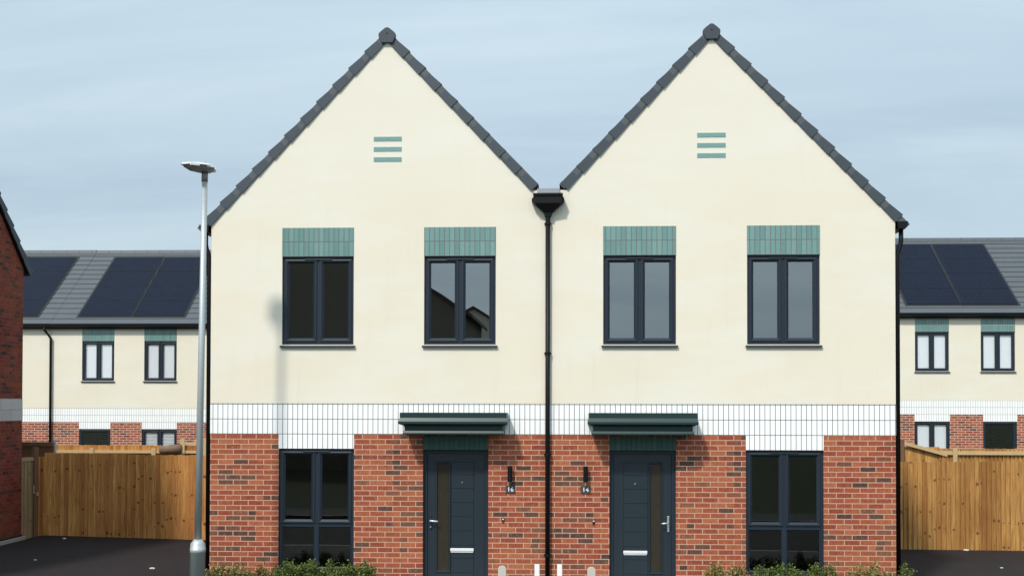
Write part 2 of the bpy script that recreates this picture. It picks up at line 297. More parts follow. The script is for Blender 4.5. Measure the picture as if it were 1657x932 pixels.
# ------------------------------------------------------------------ mesh helpers
class MB:
    def __init__(s): s.bm = bmesh.new()
    def poly(s, pts):
        return s.bm.faces.new([s.bm.verts.new(p) for p in pts])
    def box(s, x0, x1, y0, y1, z0, z1, M=None):
        vs = [s.bm.verts.new((M @ Vector(p)) if M else p) for p in ((x0,y0,z0),(x1,y0,z0),(x1,y1,z0),(x0,y1,z0),(x0,y0,z1),(x1,y0,z1),(x1,y1,z1),(x0,y1,z1))]
        for f in ((0,3,2,1),(4,5,6,7),(0,1,5,4),(1,2,6,5),(2,3,7,6),(3,0,4,7)): s.bm.faces.new([vs[i] for i in f])
        return s
    def loops(s, ls, cap0=True, cap1=True, closed=True):
        vv = [[s.bm.verts.new(p) for p in l] for l in ls]; n = len(vv[0])
        for a, b in zip(vv, vv[1:]):
            for i in range(n if closed else n - 1):
                j = (i + 1) % n; s.bm.faces.new((a[i], a[j], b[j], b[i]))
        if cap0: s.bm.faces.new(vv[0][::-1])
        if cap1: s.bm.faces.new(vv[-1])
        return s
    def tube(s, pts, r, n=12):
        pts = [Vector(p) for p in pts]; rs = r if isinstance(r, (list, tuple)) else [r] * len(pts); ls = []
        for i, p in enumerate(pts):
            d = (pts[min(i + 1, len(pts) - 1)] - pts[max(i - 1, 0)]).normalized()
            a = Vector((1, 0, 0)) if abs(d.x) < 0.9 else Vector((0, 1, 0))
            u = d.cross(a).normalized(); v = d.cross(u)
            ls.append([p + (u * math.cos(2 * math.pi * k / n) + v * math.sin(2 * math.pi * k / n)) * rs[i] for k in range(n)])
        return s.loops(ls)
    def sheet(s, x0, x1, y, z0, z1): s.poly([(x0, y, z0), (x1, y, z0), (x1, y, z1), (x0, y, z1)]); return s
    def prism(s, prof, y0, y1):            # prof: (x, z) outline, extruded along y
        return s.loops([[(x, y0, z) for x, z in prof], [(x, y1, z) for x, z in prof]])
    def prism_x(s, prof, x0, x1):          # prof: (y, z) outline, extruded along x
        return s.loops([[(x0, y, z) for y, z in prof], [(x1, y, z) for y, z in prof]])
    def wall(s, x0, x1, z0, z1, holes, y=0.0, depth=0.11):
        xs = sorted({x0, x1, *[h[0] for h in holes], *[h[1] for h in holes]}); zs = sorted({z0, z1, *[h[2] for h in holes], *[h[3] for h in holes]})
        xs = [x for x in xs if x0 <= x <= x1]; zs = [z for z in zs if z0 <= z <= z1]
        for a, b in zip(xs, xs[1:]):
            for c, d in zip(zs, zs[1:]):
                mx_, mz = (a + b) / 2, (c + d) / 2
                if any(h[0] < mx_ < h[1] and h[2] < mz < h[3] for h in holes): continue
                s.poly([(a, y, c), (b, y, c), (b, y, d), (a, y, d)])
        for hx0, hx1, hz0, hz1 in holes:
            a, b = max(hz0, z0), min(hz1, z1)
            if a < b:
                s.poly([(hx0, y, a), (hx0, y, b), (hx0, y + depth, b), (hx0, y + depth, a)])
                s.poly([(hx1, y, b), (hx1, y, a), (hx1, y + depth, a), (hx1, y + depth, b)])
            if z0 <= hz1 <= z1: s.poly([(hx0, y, hz1), (hx1, y, hz1), (hx1, y + depth, hz1), (hx0, y + depth, hz1)])
            if z0 <= hz0 <= z1: s.poly([(hx1, y, hz0), (hx0, y, hz0), (hx0, y + depth, hz0), (hx1, y + depth, hz0)])
        return s
    def ring(s, x0, x1, z0, z1, prof):     # mitred rectangular frame; prof: (inset, y) pairs
        ls = [[(x0 + i, y, z0 + i), (x1 - i, y, z0 + i), (x1 - i, y, z1 - i), (x0 + i, y, z1 - i)] for i, y in prof]
        return s.loops(ls, False, False)
    def build(s, name, mat, parent=None, smooth=False, normals=True):
        if normals: bmesh.ops.recalc_face_normals(s.bm, faces=s.bm.faces)
        me = bpy.data.meshes.new(name); s.bm.to_mesh(me); s.bm.free(); me.materials.append(mat)
        if smooth:
            for p in me.polygons: p.use_smooth = True
        o = bpy.data.objects.new(name, me); C.objects.link(o)
        if parent: o.parent = parent
        return o
def tag(o, label=None, cat=None, group=None, kind=None):
    if label: o['label'] = label
    if cat: o['category'] = cat
    if group: o['group'] = group
    if kind: o['kind'] = kind
    return o
def thing(name, loc, label, cat, group=None, rz=0):
    o = bpy.data.objects.new(name, None); C.objects.link(o); o.location = loc; o.rotation_euler.z = rz
    o.empty_display_size = 0.3
    return tag(o, label, cat, group)
def bevel(o, w=0.004, seg=2):
    m = o.modifiers.new('bevel', 'BEVEL'); m.width = w; m.segments = seg; m.limit_method = 'ANGLE'; m.angle_limit = R(40); return o

# ------------------------------------------------------------------ ground
def strip(name, x0, x1, y0, y1, dz, mat, nx=24):
    m = MB(); xs = [x0 + (x1 - x0) * i / nx for i in range(nx + 1)]
    for kink in (-10.0, 9.79):
        if x0 < kink < x1: xs.append(kink)
    xs.sort()
    for a, b in zip(xs, xs[1:]):
        m.poly([(a, y0, ground_z(a) + dz), (b, y0, ground_z(b) + dz), (b, y1, ground_z(b) + dz), (a, y1, ground_z(a) + dz)])
    bmesh.ops.remove_doubles(m.bm, verts=m.bm.verts, dist=1e-4)
    return tag(m.build(name, mat), kind='structure')
strip('ground', -600, 600, -600, 900, -0.10, m_grass, 60)
strip('driveway', -10.43, -4.96, -3.2, 6.6, 0.0, m_asph)
strip('driveway', 5.05, 18.0, -3.2, 6.6, 0.0, m_asph)
strip('garden_ground', -30, 40, 6.6, 19.0, -0.06, m_grass, 20)
strip('planting_bed', -4.9, 5.0, -1.6, -0.02, -0.03, m_soil)
strip('pavement', -60, 60, -5.2, -3.2, 0.0, m_pave)
strip('kerb', -60, 60, -5.33, -5.2, 0.004, m_conc)
strip('road', -60, 60, -11.2, -5.33, -0.09, m_road)
strip('kerb', -60, 60, -11.33, -11.2, 0.004, m_conc)
strip('pavement', -60, 60, -13.2, -11.33, 0.0, m_pave)
m = MB()
for xa, xb, yy in ((-1.75, -0.85, 0), (0.93, 1.95, 0)): m.box(xa, xb, -1.7, -0.03, ground_z(xa) - 0.02, ground_z(xa) + 0.03)
tag(m.build('path', m_conc), kind='structure')

# ------------------------------------------------------------------ window, door builders (front plane y = yf, local coords)
def make_window(parent, x0, x1, z0, z1, yf=0.032, rows=None, blind=None, single=False, vent=True, glass=None, sill_out=0.045, sill=True):
    fw = 0.045; glass = glass or m_glass
    f = MB()
    f.ring(x0, x1, z0, z1, [(0, yf + 0.06), (0, yf), (fw - 0.006, yf), (fw, yf + 0.006), (fw, yf + 0.06)])
    xm = (x0 + x1) / 2; zt = z0 if rows is None else rows
    if not single: f.box(xm - 0.028, xm + 0.028, yf + 0.002, yf + 0.058, z0 + fw, z1 - fw)
    if rows is not None: f.box(x0 + fw, x1 - fw, yf + 0.003, yf + 0.057, rows - 0.028, rows + 0.028)
    win = f.build('window', m_frame, parent)
    spans = [(x0 + fw - 0.006, x1 - fw + 0.006)] if single else [(x0 + fw - 0.006, xm - 0.022), (xm + 0.022, x1 - fw + 0.006)]
    zlo = z0 + fw - 0.006 if rows is None else rows + 0.022
    for a, b in spans:
        s = MB(); s.ring(a, b, zlo, z1 - fw + 0.006, [(0, yf + 0.03), (0, yf - 0.010), (0.012, yf - 0.014), (0.026, yf - 0.014), (0.055, yf + 0.010), (0.058, yf + 0.013), (0.058, yf + 0.03)])
        s.build('sash', m_frame, win)
        g = MB(); g.sheet(a + 0.05, b - 0.05, yf + 0.020, zlo + 0.05, z1 - fw + 0.006 - 0.05); g.build('pane', glass, win, normals=False)
        if blind:
            bl = MB(); q0, q1, t0, t1 = a + 0.045, b - 0.045, zlo + 0.045, z1 - fw - 0.04
            if blind == 'slats':
                z = t0
                while z < t1: bl.box(q0, q1, yf + 0.062, yf + 0.066, z, z + 0.032); z += 0.045
            else: bl.box(q0, q1, yf + 0.062, yf + 0.068, t0, t1)
            bl.build('blind', m_blind, win)
    if rows is not None:
        for a, b in ((x0 + fw, xm - 0.028), (xm + 0.028, x1 - fw)):
            s = MB(); s.ring(a, b, z0 + fw, rows - 0.028, [(0, yf + 0.004), (0.012, yf + 0.012), (0.012, yf + 0.03)]); s.build('glazing_bead', m_frame, win)
            g = MB(); g.sheet(a + 0.008, b - 0.008, yf + 0.020, z0 + fw + 0.008, rows - 0.036); g.build('pane', glass, win, normals=False)
    if vent:
        v = MB(); v.box(xm - 0.2, xm + 0.2, yf - 0.022, yf - 0.002, z1 - 0.05, z1 - 0.03); bevel(v.build('trickle_vent', m_frame, win), 0.004)
    if sill:
        s = MB(); s.prism_x([(yf + 0.05, z0), (-sill_out, z0 - 0.016), (-sill_out, z0 - 0.045), (-sill_out + 0.012, z0 - 0.045), (-sill_out + 0.02, z0 - 0.03), (yf + 0.05, z0 - 0.02)], x0 - 0.025, x1 + 0.025)
        s.build('sill', m_sill, win)
    return win

def make_verge(parent, pe, pr, n, front_y, depth, axis='x', hgt=0.108, lift=0.030, name='verge', mat=None):
    """stepped caps from eave point pe=(h,z) to ridge point pr; h runs along x (axis 'x') or y"""
    m = MB(); ex = Vector((pe[0], pe[1])); rg = Vector((pr[0], pr[1])); d = rg - ex; L = d.length; d.normalize(); nrm = Vector((-d.y, d.x))
    if nrm.y < 0: nrm = -nrm
    step = L / n
    for i in range(n):
        a = ex + d * (step * i - 0.002); b = ex + d * (step * (i + 1) + 0.045)
        k = 0.0015 * i % 0.004
        q = [a + nrm * (0 - hgt * 0.05), a + nrm * (hgt + lift), b + nrm * (hgt - 0.004), b + nrm * (-0.0)]
        f0 = front_y - 0.012 if axis == 'x' else front_y + 0.012
        # lower end sits proud of the unit below
        ls = []
        for yy, extra in ((front_y + (depth if axis == 'x' else -depth), 0), (None, 0)):
            row = []
            for j, p in enumerate(q):
                off = (0.016 if j < 2 else 0.0)
                if yy is None: v = front_y - off if axis == 'x' else front_y + off
                else: v = yy
                row.append((p.x, v, p.y) if axis == 'x' else (v, p.x, p.y))
            ls.append(row)
        m.loops(ls)
        # flat top flange lapping on to the tiles
        c = [a + nrm * (hgt + lift), a + nrm * (hgt + lift - 0.012), b + nrm * (hgt - 0.016), b + nrm * (hgt - 0.004)]
    return m.build(name, mat or m_verge, parent)

# ------------------------------------------------------------------ the pair of houses
DEPTH = 9.2
ZE = PZ(562, 0)                       # sill line of upper windows
BT = PZ(653, 0, 886)                  # top of white band
XL, XR = PX(341, 0), PX(1449, 0)
UW = {'16': [(456, 572), (686, 802)], '14': [(976, 1094), (1209, 1327)]}
Z_UT, Z_UB = HEAD_Z, PZ(557.5, 0)
Z_LB, Z_LT, Z_LM = PZ(927, 0, 886), BAND_Z - 0.2175, PZ(851.5, 0, 886)
LW = {'16': (450.5, 572.5), '14': (1207, 1333)}
DR = {'16': (684, 790), '14': (986, 1094)}
Z_DT = PZ(728, 0, 886)
apex = {'16': P(627, 68, 0), '14': P(1151, 62, 0)}
eave_out = {'16': P(343, 364, 0), '14': P(1449, 358, 0)}
valley_z = PZ(308, 0, 886)

def pair_house(num, label, side):
    ox = -2.45 if side < 0 else 2.5
    h = thing('semi_detached_house', (ox, 0, 0), label, 'house', 'pair of new semi-detached houses')
    L = lambda x: x - ox
    xa, xb = (L(XL), L(0.0)) if side < 0 else (L(0.0), L(XR))
    xo = xa if side < 0 else xb                # outer side
    ax, az = L(apex[num][0]), apex[num][1]
    ez = eave_out[num][1]
    ups = [(L(PX(a, 0)), L(PX(b, 0)), Z_UB, Z_UT) for a, b in UW[num]]
    lw = (L(PX(LW[num][0], 0, 800)), L(PX(LW[num][1], 0, 800)), Z_LB, Z_LT)
    dr = (L(PX(DR[num][0], 0, 850)), L(PX(DR[num][1], 0, 850)), -0.02, Z_DT)
    # brick storey
    m = MB(); m.wall(xa, xb, -0.5, BAND_Z, [lw, dr], 0.0)
    m.poly([(xo, 0, -0.5), (xo, DEPTH, -0.5), (xo, DEPTH, BAND_Z), (xo, 0, BAND_Z)]); m.poly([(xa, DEPTH, -0.5), (xb, DEPTH, -0.5), (xb, DEPTH, BAND_Z), (xa, DEPTH, BAND_Z)])
    m.build('brick_wall', m_brick, h, normals=False)
    # white soldier band, dropping to the window head
    m = MB(); y = -0.004
    m.wall(xa - (0.002 if side < 0 else 0), xb + (0.002 if side > 0 else 0), BAND_Z, BT, [], y)
    m.poly([(lw[0], y, Z_LT), (lw[1], y, Z_LT), (lw[1], y, BAND_Z), (lw[0], y, BAND_Z)])
    m.poly([(lw[0], y, Z_LT), (lw[0], 0.11, Z_LT), (lw[1], 0.11, Z_LT), (lw[1], y, Z_LT)])
    sx = xo + side * 0.003; m.poly([(sx, y, BAND_Z), (sx, DEPTH, BAND_Z), (sx, DEPTH, BT), (sx, y, BT)])
    m.build('white_brick_band', m_white, h, normals=False)
    # rendered upper wall with its gable
    m = MB(); y = -0.008; zt = ups[0][3] + 0.02
    m.wall(xa, xb, BT, ez if ez < valley_z else valley_z, [(a, b, c, d) for a, b, c, d in ups], y, 0.10)
    lo = min(ez, valley_z)
    ix = L(PX(862, 0, 305)) if side < 0 else L(PX(915, 0, 305))
    if side < 0: m.poly([(xa, y, lo), (xb, y, lo), (xb, y, valley_z), (ix, y, valley_z), (ax, y, az)])
    else: m.poly([(xa, y, lo), (xb, y, lo), (ax, y, az), (ix, y, valley_z), (xa, y, valley_z)])
    sx = xo + side * 0.001
    m.poly([(sx, y, BT), (sx, DEPTH, BT), (sx, DEPTH, lo), (sx, y, lo)])
    m.poly([(xa, DEPTH, BT), (xb, DEPTH, BT), (xb, DEPTH, lo), (ax, DEPTH, az), (xa, DEPTH, lo)])
    m.poly([(xa, y, BT), (xb, y, BT), (xb, 0.0, BT), (xa, 0.0, BT)])
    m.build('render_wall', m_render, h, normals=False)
    # interior
    m = MB(); yb = 4.3; i0, i1 = (xa + 0.12, xb - 0.1)
    for z0, z1 in ((0.0, 2.38), (2.62, 4.95)):
        m.poly([(i0, yb, z0), (i1, yb, z0), (i1, yb, z1), (i0, yb, z1)]); m.poly([(i0, 0.2, z0), (i0, yb, z0), (i0, yb, z1), (i0, 0.2, z1)])
        m.poly([(i1, 0.2, z0), (i1, yb, z0), (i1, yb, z1), (i1, 0.2, z1)]); m.poly([(i0, 0.2, z1), (i1, 0.2, z1), (i1, yb, z1), (i0, yb, z1)])
        xm_ = (ups[0][1] + ups[1][0]) / 2
        m.box(xm_ - 0.05, xm_ + 0.05, 0.2, yb, z0, z1)
    m.build('interior_wall', m_inside, h, normals=False)
    for z in (0.001, 2.621):
        m = MB(); m.poly([(i0, 0.14, z), (i1, 0.14, z), (i1, yb, z), (i0, yb, z)]); m.build('interior_floor', m_floor, h, normals=False)
    # roof: two slopes, stepped verge, ridge
    th = 0.10
    out_x, out_z = xo + side * 0.12, ez - 0.13 * (az - ez) / abs(ax - xo)
    in_x = xb if side < 0 else xa
    rf = MB()
    for (ex_, ez_) in ((out_x, out_z), (ix, valley_z)):
        dv = Vector((ax - ex_, az - ez_)).normalized(); nn = Vector((-dv.y, dv.x)); nn = nn if nn.y > 0 else -nn
        p0, p1 = Vector((ex_, ez_)) + nn * 0.02, Vector((ax, az)) + Vector((0, 0.03))
        rf.loops([[(p0.x, yy, p0.y), (p1.x, yy, p1.y), (p1.x, yy, p1.y + th * 1.4), (p0.x + nn.x * th, yy, p0.y + nn.y * th)] for yy in (-0.03, DEPTH + 0.05)])
    roof = rf.build('roof', m_tile_plain, h)
    o_e = (L(P(341, 366, 0)[0]), P(341, 366, 0)[1]) if side < 0 else (L(P(1449, 359, 0)[0]), P(1449, 359, 0)[1])
    i_e = (L(P(860, 309, 0)[0]), P(860, 309, 0)[1]) if side < 0 else (L(P(918, 307, 0)[0]), P(918, 307, 0)[1])
    make_verge(h, o_e, (ax, az + 0.0), 11, -0.024, 0.08)
    make_verge(h, i_e, (ax, az + 0.0), 9, -0.024, 0.08)
    # dark underside trim along the rakes
    for e in (o_e, i_e):
        t = MB(); dv = Vector((ax - e[0], az - e[1])).normalized(); nn = Vector((-dv.y, dv.x)); nn = nn if nn.y > 0 else -nn
        t.loops([[(e[0], yy, e[1]), (ax, yy, az), (ax, yy, az + 0.03), (e[0] + nn.x * 0.02, yy, e[1] + nn.y * 0.02)] for yy in (-0.017, -0.009)]); t.build('verge_trim', m_black, h)
    rc = MB(); zc = az + 0.045
    hexp = [(-0.125, 0.06), (-0.085, 0.10), (-0.02, 0.15), (0.02, 0.15), (0.085, 0.10), (0.125, 0.06), (0.125, 0.015), (0.085, -0.075), (-0.085, -0.075), (-0.125, 0.015)]
    rc.loops([[(ax + x * 1.0, yy, zc + z) for x, z in hexp] for yy in (-0.060, 0.02)])
    cap = bevel(rc.build('ridge_end_cap', m_verge, h), 0.006)
    b_ = MB(); b_.tube([(ax, -0.065, zc + 0.06), (ax, -0.058, zc + 0.06)], 0.010, 10); b_.build('screw', m_black, cap)
    rd = MB(); rd.loops([[(ax + x, yy, zc + 0.03 + z) for x, z in ((-0.11, -0.03), (-0.07, 0.08), (0.07, 0.08), (0.11, -0.03))] for yy in (0.021, DEPTH + 0.05)]); rd.build('ridge_tile', m_tile_plain, h)
    # green glazed panels over the upper windows
    for u in ups:
        g = MB(); g.box(u[0] - 0.001, u[1] + 0.001, -0.012, 0.06, HEAD_Z, HEAD_Z + 0.425); g.build('green_brick_panel', m_green, h)
        make_window(h, *u)
    make_window(h, *lw, rows=Z_LM, glass=m_glass_low)
    # three rows of vent bricks in the gable
    vx0, vx1 = (605, 650) if side < 0 else (1128, 1174)
    for r, (y0, y1) in enumerate(((222, 229), (238.5, 245.5), (255, 262))):
        off = 0 if side < 0 else -6.5
        za, zb = PZ(y1 + off, 0, (vx0 + vx1) / 2), PZ(y0 + off, 0, (vx0 + vx1) / 2)
        g = MB(); x0, x1 = L(PX(vx0, 0, 240)), L(PX(vx1, 0, 240)); xm_ = (x0 + x1) / 2
        g.box(x0, xm_ - 0.006, -0.014, 0, za, zb); g.box(xm_ + 0.006, x1, -0.014, 0, za, zb)
        g.box(xm_ - 0.006, xm_ + 0.006, -0.011, 0, za + 0.002, zb - 0.002)
        vb = g.build('vent_brick', m_green_plain, h)
    # dark green panel over the door, canopy shade partly in its colour
    g = MB(); g.box(dr[0], dr[1], -0.012, 0.06, Z_DT, Z_DT + 0.2); g.build('door_head_panel', m_green_dark_shaded, h)
    # door
    D = MB(); x0, x1 = dr[0], dr[1]; yf = 0.07; zb = 0.02
    D.ring(x0, x1, -0.3, Z_DT, [(0, yf + 0.07), (0, yf), (0.055, yf), (0.062, yf + 0.012), (0.062, yf + 0.07)])
    door = D.build('door', m_frame, h)
    lx0, lx1, lz1 = x0 + 0.06, x1 - 0.06, Z_DT - 0.06
    if side < 0: gx0, gx1 = L(PX(707, 0, 850)), L(PX(725, 0, 850)); px0, px1 = L(PX(729, 0, 850)), L(PX(766, 0, 850))
    else: gx0, gx1 = L(PX(1054, 0, 850)), L(PX(1070, 0, 850)); px0, px1 = L(PX(1009, 0, 850)), L(PX(1049, 0, 850))
    gz0, gz1 = PZ(924, 0), PZ(750.5, 0)
    lf = MB(); lf.wall(lx0, lx1, zb, lz1, [(gx0, gx1, gz0, gz1)], yf + 0.02, 0.02)
    leaf = lf.build('door_leaf', m_door, door, normals=False)
    pl = MB(); zs = [PZ(v, 0) for v in (748, 769, 791, 814, 837, 860, 884, 905, 928, 951)]
    for za, zb2 in zip(zs[1:], zs[:-1]): 
        pl.ring(px0, px1, za, zb2, [(0.0, yf + 0.0195), (0.0, yf + 0.017), (0.005, yf + 0.011), ]); pl.poly([(px0 + .005, yf + .011, za + .005), (px1 - .005, yf + .011, za + .005), (px1 - .005, yf + .011, zb2 - .005), (px0 + .005, yf + .011, zb2 - .005)])
    pl.build('plank_panel', m_door, door)
    gr_ = MB(); gr_.ring(gx0 - 0.03, gx1 + 0.03, gz0 - 0.03, gz1 + 0.03, [(0, yf + 0.02), (0.004, yf + 0.002), (0.02, yf + 0.004), (0.03, yf + 0.022)]); gr_.build('glazing_surround', m_door, door)
    g = MB(); g.sheet(gx0, gx1, yf + 0.026, gz0, gz1); g.build('door_glass', m_glass_door, door, normals=False)
    lp0, lp1 = (728, 766) if side < 0 else (1009, 1048)
    zq = PZ(891.5 if side < 0 else 893.5, 0)
    g = MB(); g.box(L(PX(lp0, 0, 850)), L(PX(lp1, 0, 850)), yf - 0.012, yf + 0.012, zq - 0.012, zq + 0.03); g.box(L(PX(lp0, 0, 850)) + .006, L(PX(lp1, 0, 850)) - .006, yf - 0.003, yf + 0.012, zq - 0.033, zq - 0.014)
    bevel(g.build('letter_plate', m_letter, door), 0.005)
    hx = L(PX(696, 0, 850)) if side < 0 else L(PX(1082, 0, 850)); hz = PZ(843.5 if side < 0 else 845, 0)
    g = MB(); g.box(hx - 0.016, hx + 0.016, yf - 0.004, yf + 0.02, hz - 0.13, hz + 0.10) if side > 0 else g.box(hx - 0.012, hx + 0.012, yf + 0.0, yf + 0.02, hz - 0.12, hz + 0.09)
    bevel(g.build('handle_plate', m_steel if side > 0 else m_frame, door), 0.004)
    g = MB(); g.tube([(hx, yf + 0.01, hz), (hx, yf - 0.05, hz), (hx - side * 0.03, yf - 0.055, hz), (hx - side * 0.11, yf - 0.055, hz - 0.006)], [0.011, 0.011, 0.012, 0.010], 10)
    g.build('handle', m_steel if side > 0 else m_letter, door, True)
    if side < 0:
        g = MB(); g.tube([(hx, yf - 0.006, hz - 0.09), (hx, yf + 0.01, hz - 0.09)], 0.012, 12); g.build('lock', m_steel, door)
    sx_, sz_ = (L(PX(747, 0, 780)), PZ(781, 0)) if side < 0 else (L(PX(1028, 0, 780)), PZ(782, 0))
    g = MB(); g.tube([(sx_, yf, sz_), (sx_, yf + 0.012, sz_)], 0.011, 12); g.build('spyhole', m_steel, door)
    g = MB(); g.box(x0 - 0.02, x1 + 0.02, -0.12, 0.1, -0.2, 0.0); g.build('doorstep', m_conc, h)
    # canopy: moulded front, returned at both ends
    cxm = (dr[0] + dr[1]) / 2 + (0.0 if side < 0 else -0.02)
    zt = BT - 0.137
    prof = [(0.40, 0.765, 0.006), (0.40, 0.765, -0.066), (0.406, 0.767, -0.068), (0.432, 0.778, -0.118), (0.435, 0.780, -0.122), (0.435, 0.780, -0.150), (0.428, 0.776, -0.156), (0.345, 0.712, -0.182),
            (0.34, 0.705, -0.186), (0.34, 0.705, -0.248), (0.372, 0.718, -0.254), (0.385, 0.724, -0.284), (0.385, 0.724, -0.300), (0.375, 0.716, -0.308)]
    cn = MB(); cn.loops([[(cxm - w, -0.008, zt + z), (cxm - w, -p, zt + z), (cxm + w, -p, zt + z), (cxm + w, -0.008, zt + z)] for p, w, z in prof])
    cn.build('door_canopy', m_canopy, h)
    # lamp, number, bell
    wx = L(PX(825.5, 0, 770)) if side < 0 else L(PX(947.5, 0, 770)); wz = PZ(766, 0)
    g = MB(); g.tube([(wx, -0.075, wz - 0.115), (wx, -0.075, wz + 0.115)], 0.034, 16); wl = g.build('wall_lamp', m_black, h)
    g = MB(); g.box(wx - 0.025, wx + 0.025, -0.05, 0.0, wz - 0.05, wz + 0.05); g.build('bracket', m_black, wl)
    g = MB(); g.tube([(wx, -0.075, wz - 0.119), (wx, -0.075, wz - 0.114)], 0.026, 12); g.build('lens', m_lens, wl)
    nx = L(PX(826, 0, 790)) if side < 0 else L(PX(947.5, 0, 790)); nz = PZ(791.5, 0)
    g = MB(); g.box(nx - 0.07, nx + 0.07, -0.014, 0.0, nz - 0.055, nz + 0.055); pt = bevel(g.build('number_plate', m_slate_sign, h), 0.004)
    cu = bpy.data.curves.new('digits', 'FONT'); cu.body = num; cu.size = 0.088; cu.space_character = 1.12; cu.align_x = 'CENTER'; cu.align_y = 'CENTER'; cu.extrude = 0.001; cu.offset = 0.0012
    to = bpy.data.objects.new('digits', cu); C.objects.link(to)
    me = bpy.data.meshes.new_from_object(to.evaluated_get(bpy.context.evaluated_depsgraph_get())); bpy.data.objects.remove(to)
    me.transform(Matrix.Translation((nx, -0.0165, nz)) @ Matrix.Rotation(R(90), 4, 'X')); me.materials.clear(); me.materials.append(m_digit)
    dg = bpy.data.objects.new('digits', me); C.objects.link(dg); dg.parent = pt
    bx_, bz_ = (L(PX(814, 0, 840)), PZ(841, 0)) if side < 0 else (L(PX(960.5, 0, 840)), PZ(843, 0))
    g = MB(); g.box(bx_ - 0.015, bx_ + 0.015, -0.018, 0, bz_ - 0.035, bz_ + 0.035); be = bevel(g.build('doorbell', m_black, h), 0.004)
    g = MB(); g.box(bx_ - 0.011, bx_ + 0.011, -0.022, -0.017, bz_ + 0.004, bz_ + 0.022); g.build('button', m_letter, be)
    if side < 0:
        g = MB(); g.box(bx_ - 0.010, bx_ + 0.010, -0.022, -0.017, bz_ - 0.030, bz_ - 0.016); g.build('button', m_red, be)
    # side gutter and downpipe at the outer corner
    gx = xo + side * 0.10; gz = ez - 0.06
    g = MB(); g.loops([[(gx + side * a, yy, gz + b) for a, b in ((-0.075, 0.05), (-0.06, -0.05), (0.03, -0.06), (0.075, 0.05))] for yy in (-0.06, DEPTH)]); g.build('gutter', m_black, h)
    g = MB(); px_ = xo + side * 0.045; g.tube([(gx, 0.05, gz - 0.03), (gx, 0.05, gz - 0.22), (gx - side * 0.01, 0.05, gz - 0.28), (px_, 0.05, gz - 0.42), (px_, 0.05, gz - 0.48), (px_, 0.05, -0.3)], 0.034, 12)
    g.build('downpipe', m_black, h, True)
    return h
h16 = pair_house('16', 'cream and red brick gabled house numbered 16, left half of the pair', -1)
h14 = pair_house('14', 'cream and red brick gabled house numbered 14, right half of the pair', 1)
# hopper and shared downpipe on the party line (fixed to the left-hand house)
ox = 2.45
def hop(zp): return PZ(zp, 0, 886)
g = MB(); cxh = ox + PX(887, 0, 330)
def hl(w, d, z): return [(cxh - w, -0.012, z), (cxh - w, -d, z), (cxh + w, -d, z), (cxh + w, -0.012, z)]
hz = [hop(y) for y in (316.5, 319.5, 320, 332, 334, 346, 352)]
g.loops([hl(0.215, 0.20, hz[0]), hl(0.215, 0.20, hz[1]), hl(0.195, 0.18, hz[2]), hl(0.195, 0.18, hz[3]), hl(0.185, 0.165, hz[4]), hl(0.06, 0.10, hz[5]), hl(0.045, 0.095, hz[6])])
hopper = g.build('hopper', m_black, h16)
for s in (-1, 1):
    g = MB(); zc = hop(327); g.loops([[(cxh + s * 0.19, -0.02 - 0.13 * k, zc + 0.06), (cxh + s * 0.235, -0.02 - 0.12 * k, zc + 0.03), (cxh + s * 0.235, -0.02 - 0.12 * k, zc - 0.02), (cxh + s * 0.19, -0.02 - 0.13 * k, zc - 0.06)] for k in (0, 1)]); g.build('hopper_ear', m_black, hopper)
g = MB(); g.prism_x([(-0.015, hop(306)), (-0.15, hop(308)), (-0.16, hop(315.5)), (-0.015, hop(315.5))], cxh - 0.155, cxh + 0.165); g.build('lead_chute', m_lead, h16)
g = MB(); cxp = ox + PX(886.3, 0, 600); g.tube([(cxp, -0.06, hop(350)), (cxp, -0.06, -0.3)], 0.034, 16); dp = g.build('downpipe', m_black, h16, True)
for yy in (363, 572, 735, 897):
    z = hop(yy); g = MB(); g.tube([(cxp, -0.06, z - 0.018), (cxp, -0.06, z + 0.018)], 0.041, 16); g.box(cxp - 0.05, cxp + 0.05, -0.06, -0.006, z - 0.012, z + 0.012); g.build('pipe_clip', m_black, dp)

